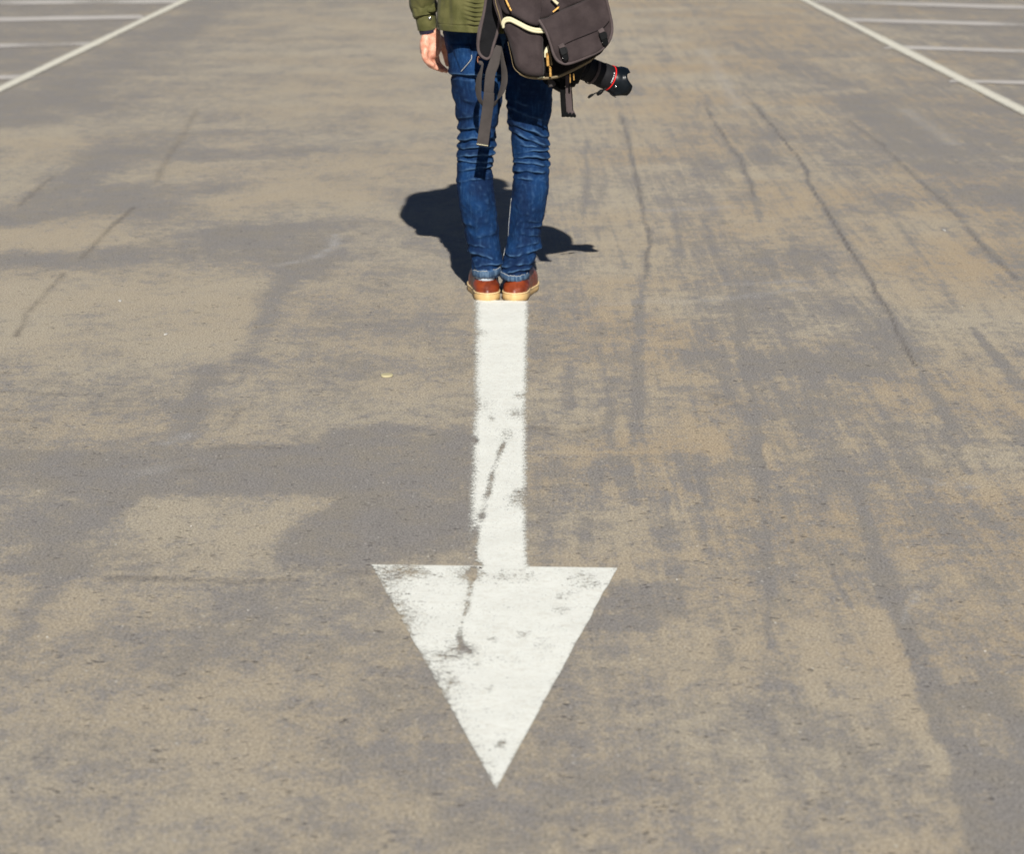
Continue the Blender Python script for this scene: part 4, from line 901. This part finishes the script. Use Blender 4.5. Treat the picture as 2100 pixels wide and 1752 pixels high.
obj('front_glass', lathe([(s_ring + .004, .0345), (s_ring + .009, .025), (s_ring + .011, .0001)]), GLASS, camo)
pr = []
for k, (a0, wd) in enumerate(((-.62, .10), (-.40, .05), (-.28, .05), (-.17, .10), (-.04, .05), (.06, .07), (.2, .04))):
    for q in range(1):
        r_ = .0363
        c0 = P3(s_ring - .0058, near * r_ * math.cos(a0), -upv * r_ * math.sin(a0)); c1 = P3(s_ring - .0058, near * r_ * math.cos(a0 + wd), -upv * r_ * math.sin(a0 + wd))
        pr.append(bar(c0, c1, .0014, .0004, .2, up=dep))
obj('lens_lettering', join(*pr), WHITE, camo, smooth=False)
# strap round the barrel with cap tether
bandp = [P3(.040, near * .0375 * math.cos(t), -upv * .0375 * math.sin(t)) for t in np.linspace(-1.1, 2.0, 16)]
obj('lens_band', ribbon(bandp, .0042, .0016, 40, wdirs=[ax] * 16), TRIM, camo)
yT = yC - .02
obj('cap_tether', join(tube([z4(1690, 1242, yT), z4(1660, 1262, yT), z4(1630, 1285, yT)], [.0028, .0032, .0035], 8, 12), tube([z4(1625, 1285, yT), z4(1600, 1305, yT), z4(1575, 1325, yT)], [.0055, .0062, .005], 10, 12), tube([z4(1580, 1300, yT), z4(1540, 1312, yT), z4(1500, 1335, yT)], .0017, 6, 12), tube([z4(1500, 1334, yT), z4(1470, 1350, yT), z4(1445, 1370, yT)], [.0034, .0042, .0036], 8, 12)), PLAST, camo)
obj('hood_button', ([P3(s_ring + .012, near * .0385 * math.cos(.35), -upv * .0385 * math.sin(.35) ) + p for p in ball((0, 0, 0), (.003, .0015, .004), 10, 6)[0]], ball((0, 0, 0), 1, 10, 6)[1]), STEEL, camo)
bd = z4(1352, 1045, yC - .062); v, f_ = ball((0, 0, 0), (.0042, .002, .0042), 14, 8)
obj('lens_release', ([bd + p for p in v], f_), RUBBER, camo)
obj('camera_strap', ribbon([P3(-.05, 0, .06 * upv), P3(-.05, .01, .12 * upv), Vector((cx0 + .20, D - .045, .95)), Vector((cx0 + .17, D - .05, 1.15)), Vector((cx0 + .10, D - .055, 1.35)), Vector((cx0 + .06, D + .05, 1.475))], .014, .002, 60, wdirs=[Vector((1, 0, 0))] * 6), BLACKW, camo)

# ------------------------------------------------------------------ small litter on the ground
CHIP = plain('pale_yellow_leaf', (.44, .395, .235), .6, var=.08, scale=90)
def chip(name, x, y, wpx, dm, h, m, label, cat, rot=0.0, sq=1.0):
    c = ground(x, y); hw = (ground(x + wpx / 2, y) - ground(x - wpx / 2, y)).length / 2; n = 20; R = []
    for f_, z_ in ((.90, .0006), (1, .35), (.97, .8), (.82, 1), (.45, 1.05)):
        R.append([Vector((f_ * hw * math.copysign(abs(math.cos(a)) ** sq, math.cos(a)) * (1 + .06 * math.sin(3 * a + 1)), f_ * dm / 2 * math.copysign(abs(math.sin(a)) ** sq, math.sin(a)), z_ * h)) for a in [2 * math.pi * k / n for k in range(n)]])
    v, ff = loft(R); rm = Matrix.Rotation(rot, 3, 'Z')
    o = obj(name, ([rm @ p for p in v], ff), m); o.location = (c.x, c.y, .0005); return tag(o, label, cat)
chip('fallen_leaf', 793, 771.5, 26, .042, .004, CHIP, 'small pale yellow oval leaf lying on the concrete left of the arrow shaft', 'leaf', .05, .7)
SCR = plain('white_scrap', (.46, .45, .42), .6); DRK = plain('dark_chip', (.03, .02, .015), .7)
chip('paper_scrap', 246, 618, 7, .03, .003, SCR, 'tiny white scrap on the tan concrete left of the person, the upper one', 'litter', .2)
chip('paper_scrap', 340, 687, 6, .02, .003, SCR, 'tiny white scrap on the tan concrete left of the arrow shaft, the lower one', 'litter', -.3)
chip('paper_scrap', 1936, 473, 6, .03, .003, SCR, 'tiny white scrap on the concrete far to the right of the person', 'litter', .1)
chip('bark_chip', 985.5, 1169.5, 6.5, .012, .004, DRK, 'small dark chip where the arrow shaft meets its head', 'debris', .4)
GRIT = plain('pale_grit', (.40, .385, .35), .7)
pebble = None
for k, (x, y, lb) in enumerate(((1973, 630, 'pale grit speck on the concrete near the right edge, level with the heels'), (1388, 1191, 'pale grit speck on the concrete just right of the arrow head corner'), (1590, 1280, 'pale grit speck between the arrow head and the dark streak on the right'),
        (2020, 1338, 'pale grit speck near the right edge, level with the middle of the arrow head'), (392, 1081, 'pale grit speck in the tan patch left of the arrow shaft'), (509, 1254, 'pale grit speck left of the arrow head'), (97, 1309, 'pale grit speck near the left edge, low in the picture'))):
    c = ground(x, y)
    if pebble is None: o = pebble = chip('pebble', x, y, 2.8, .003, .0022, GRIT, lb, 'pebble')
    else: o = pebble.copy(); COL.objects.link(o); o.location = (c.x, c.y, .0005); o.rotation_euler.z = k
    o['label'] = lb; o['group'] = 'pale grit specks on the concrete'
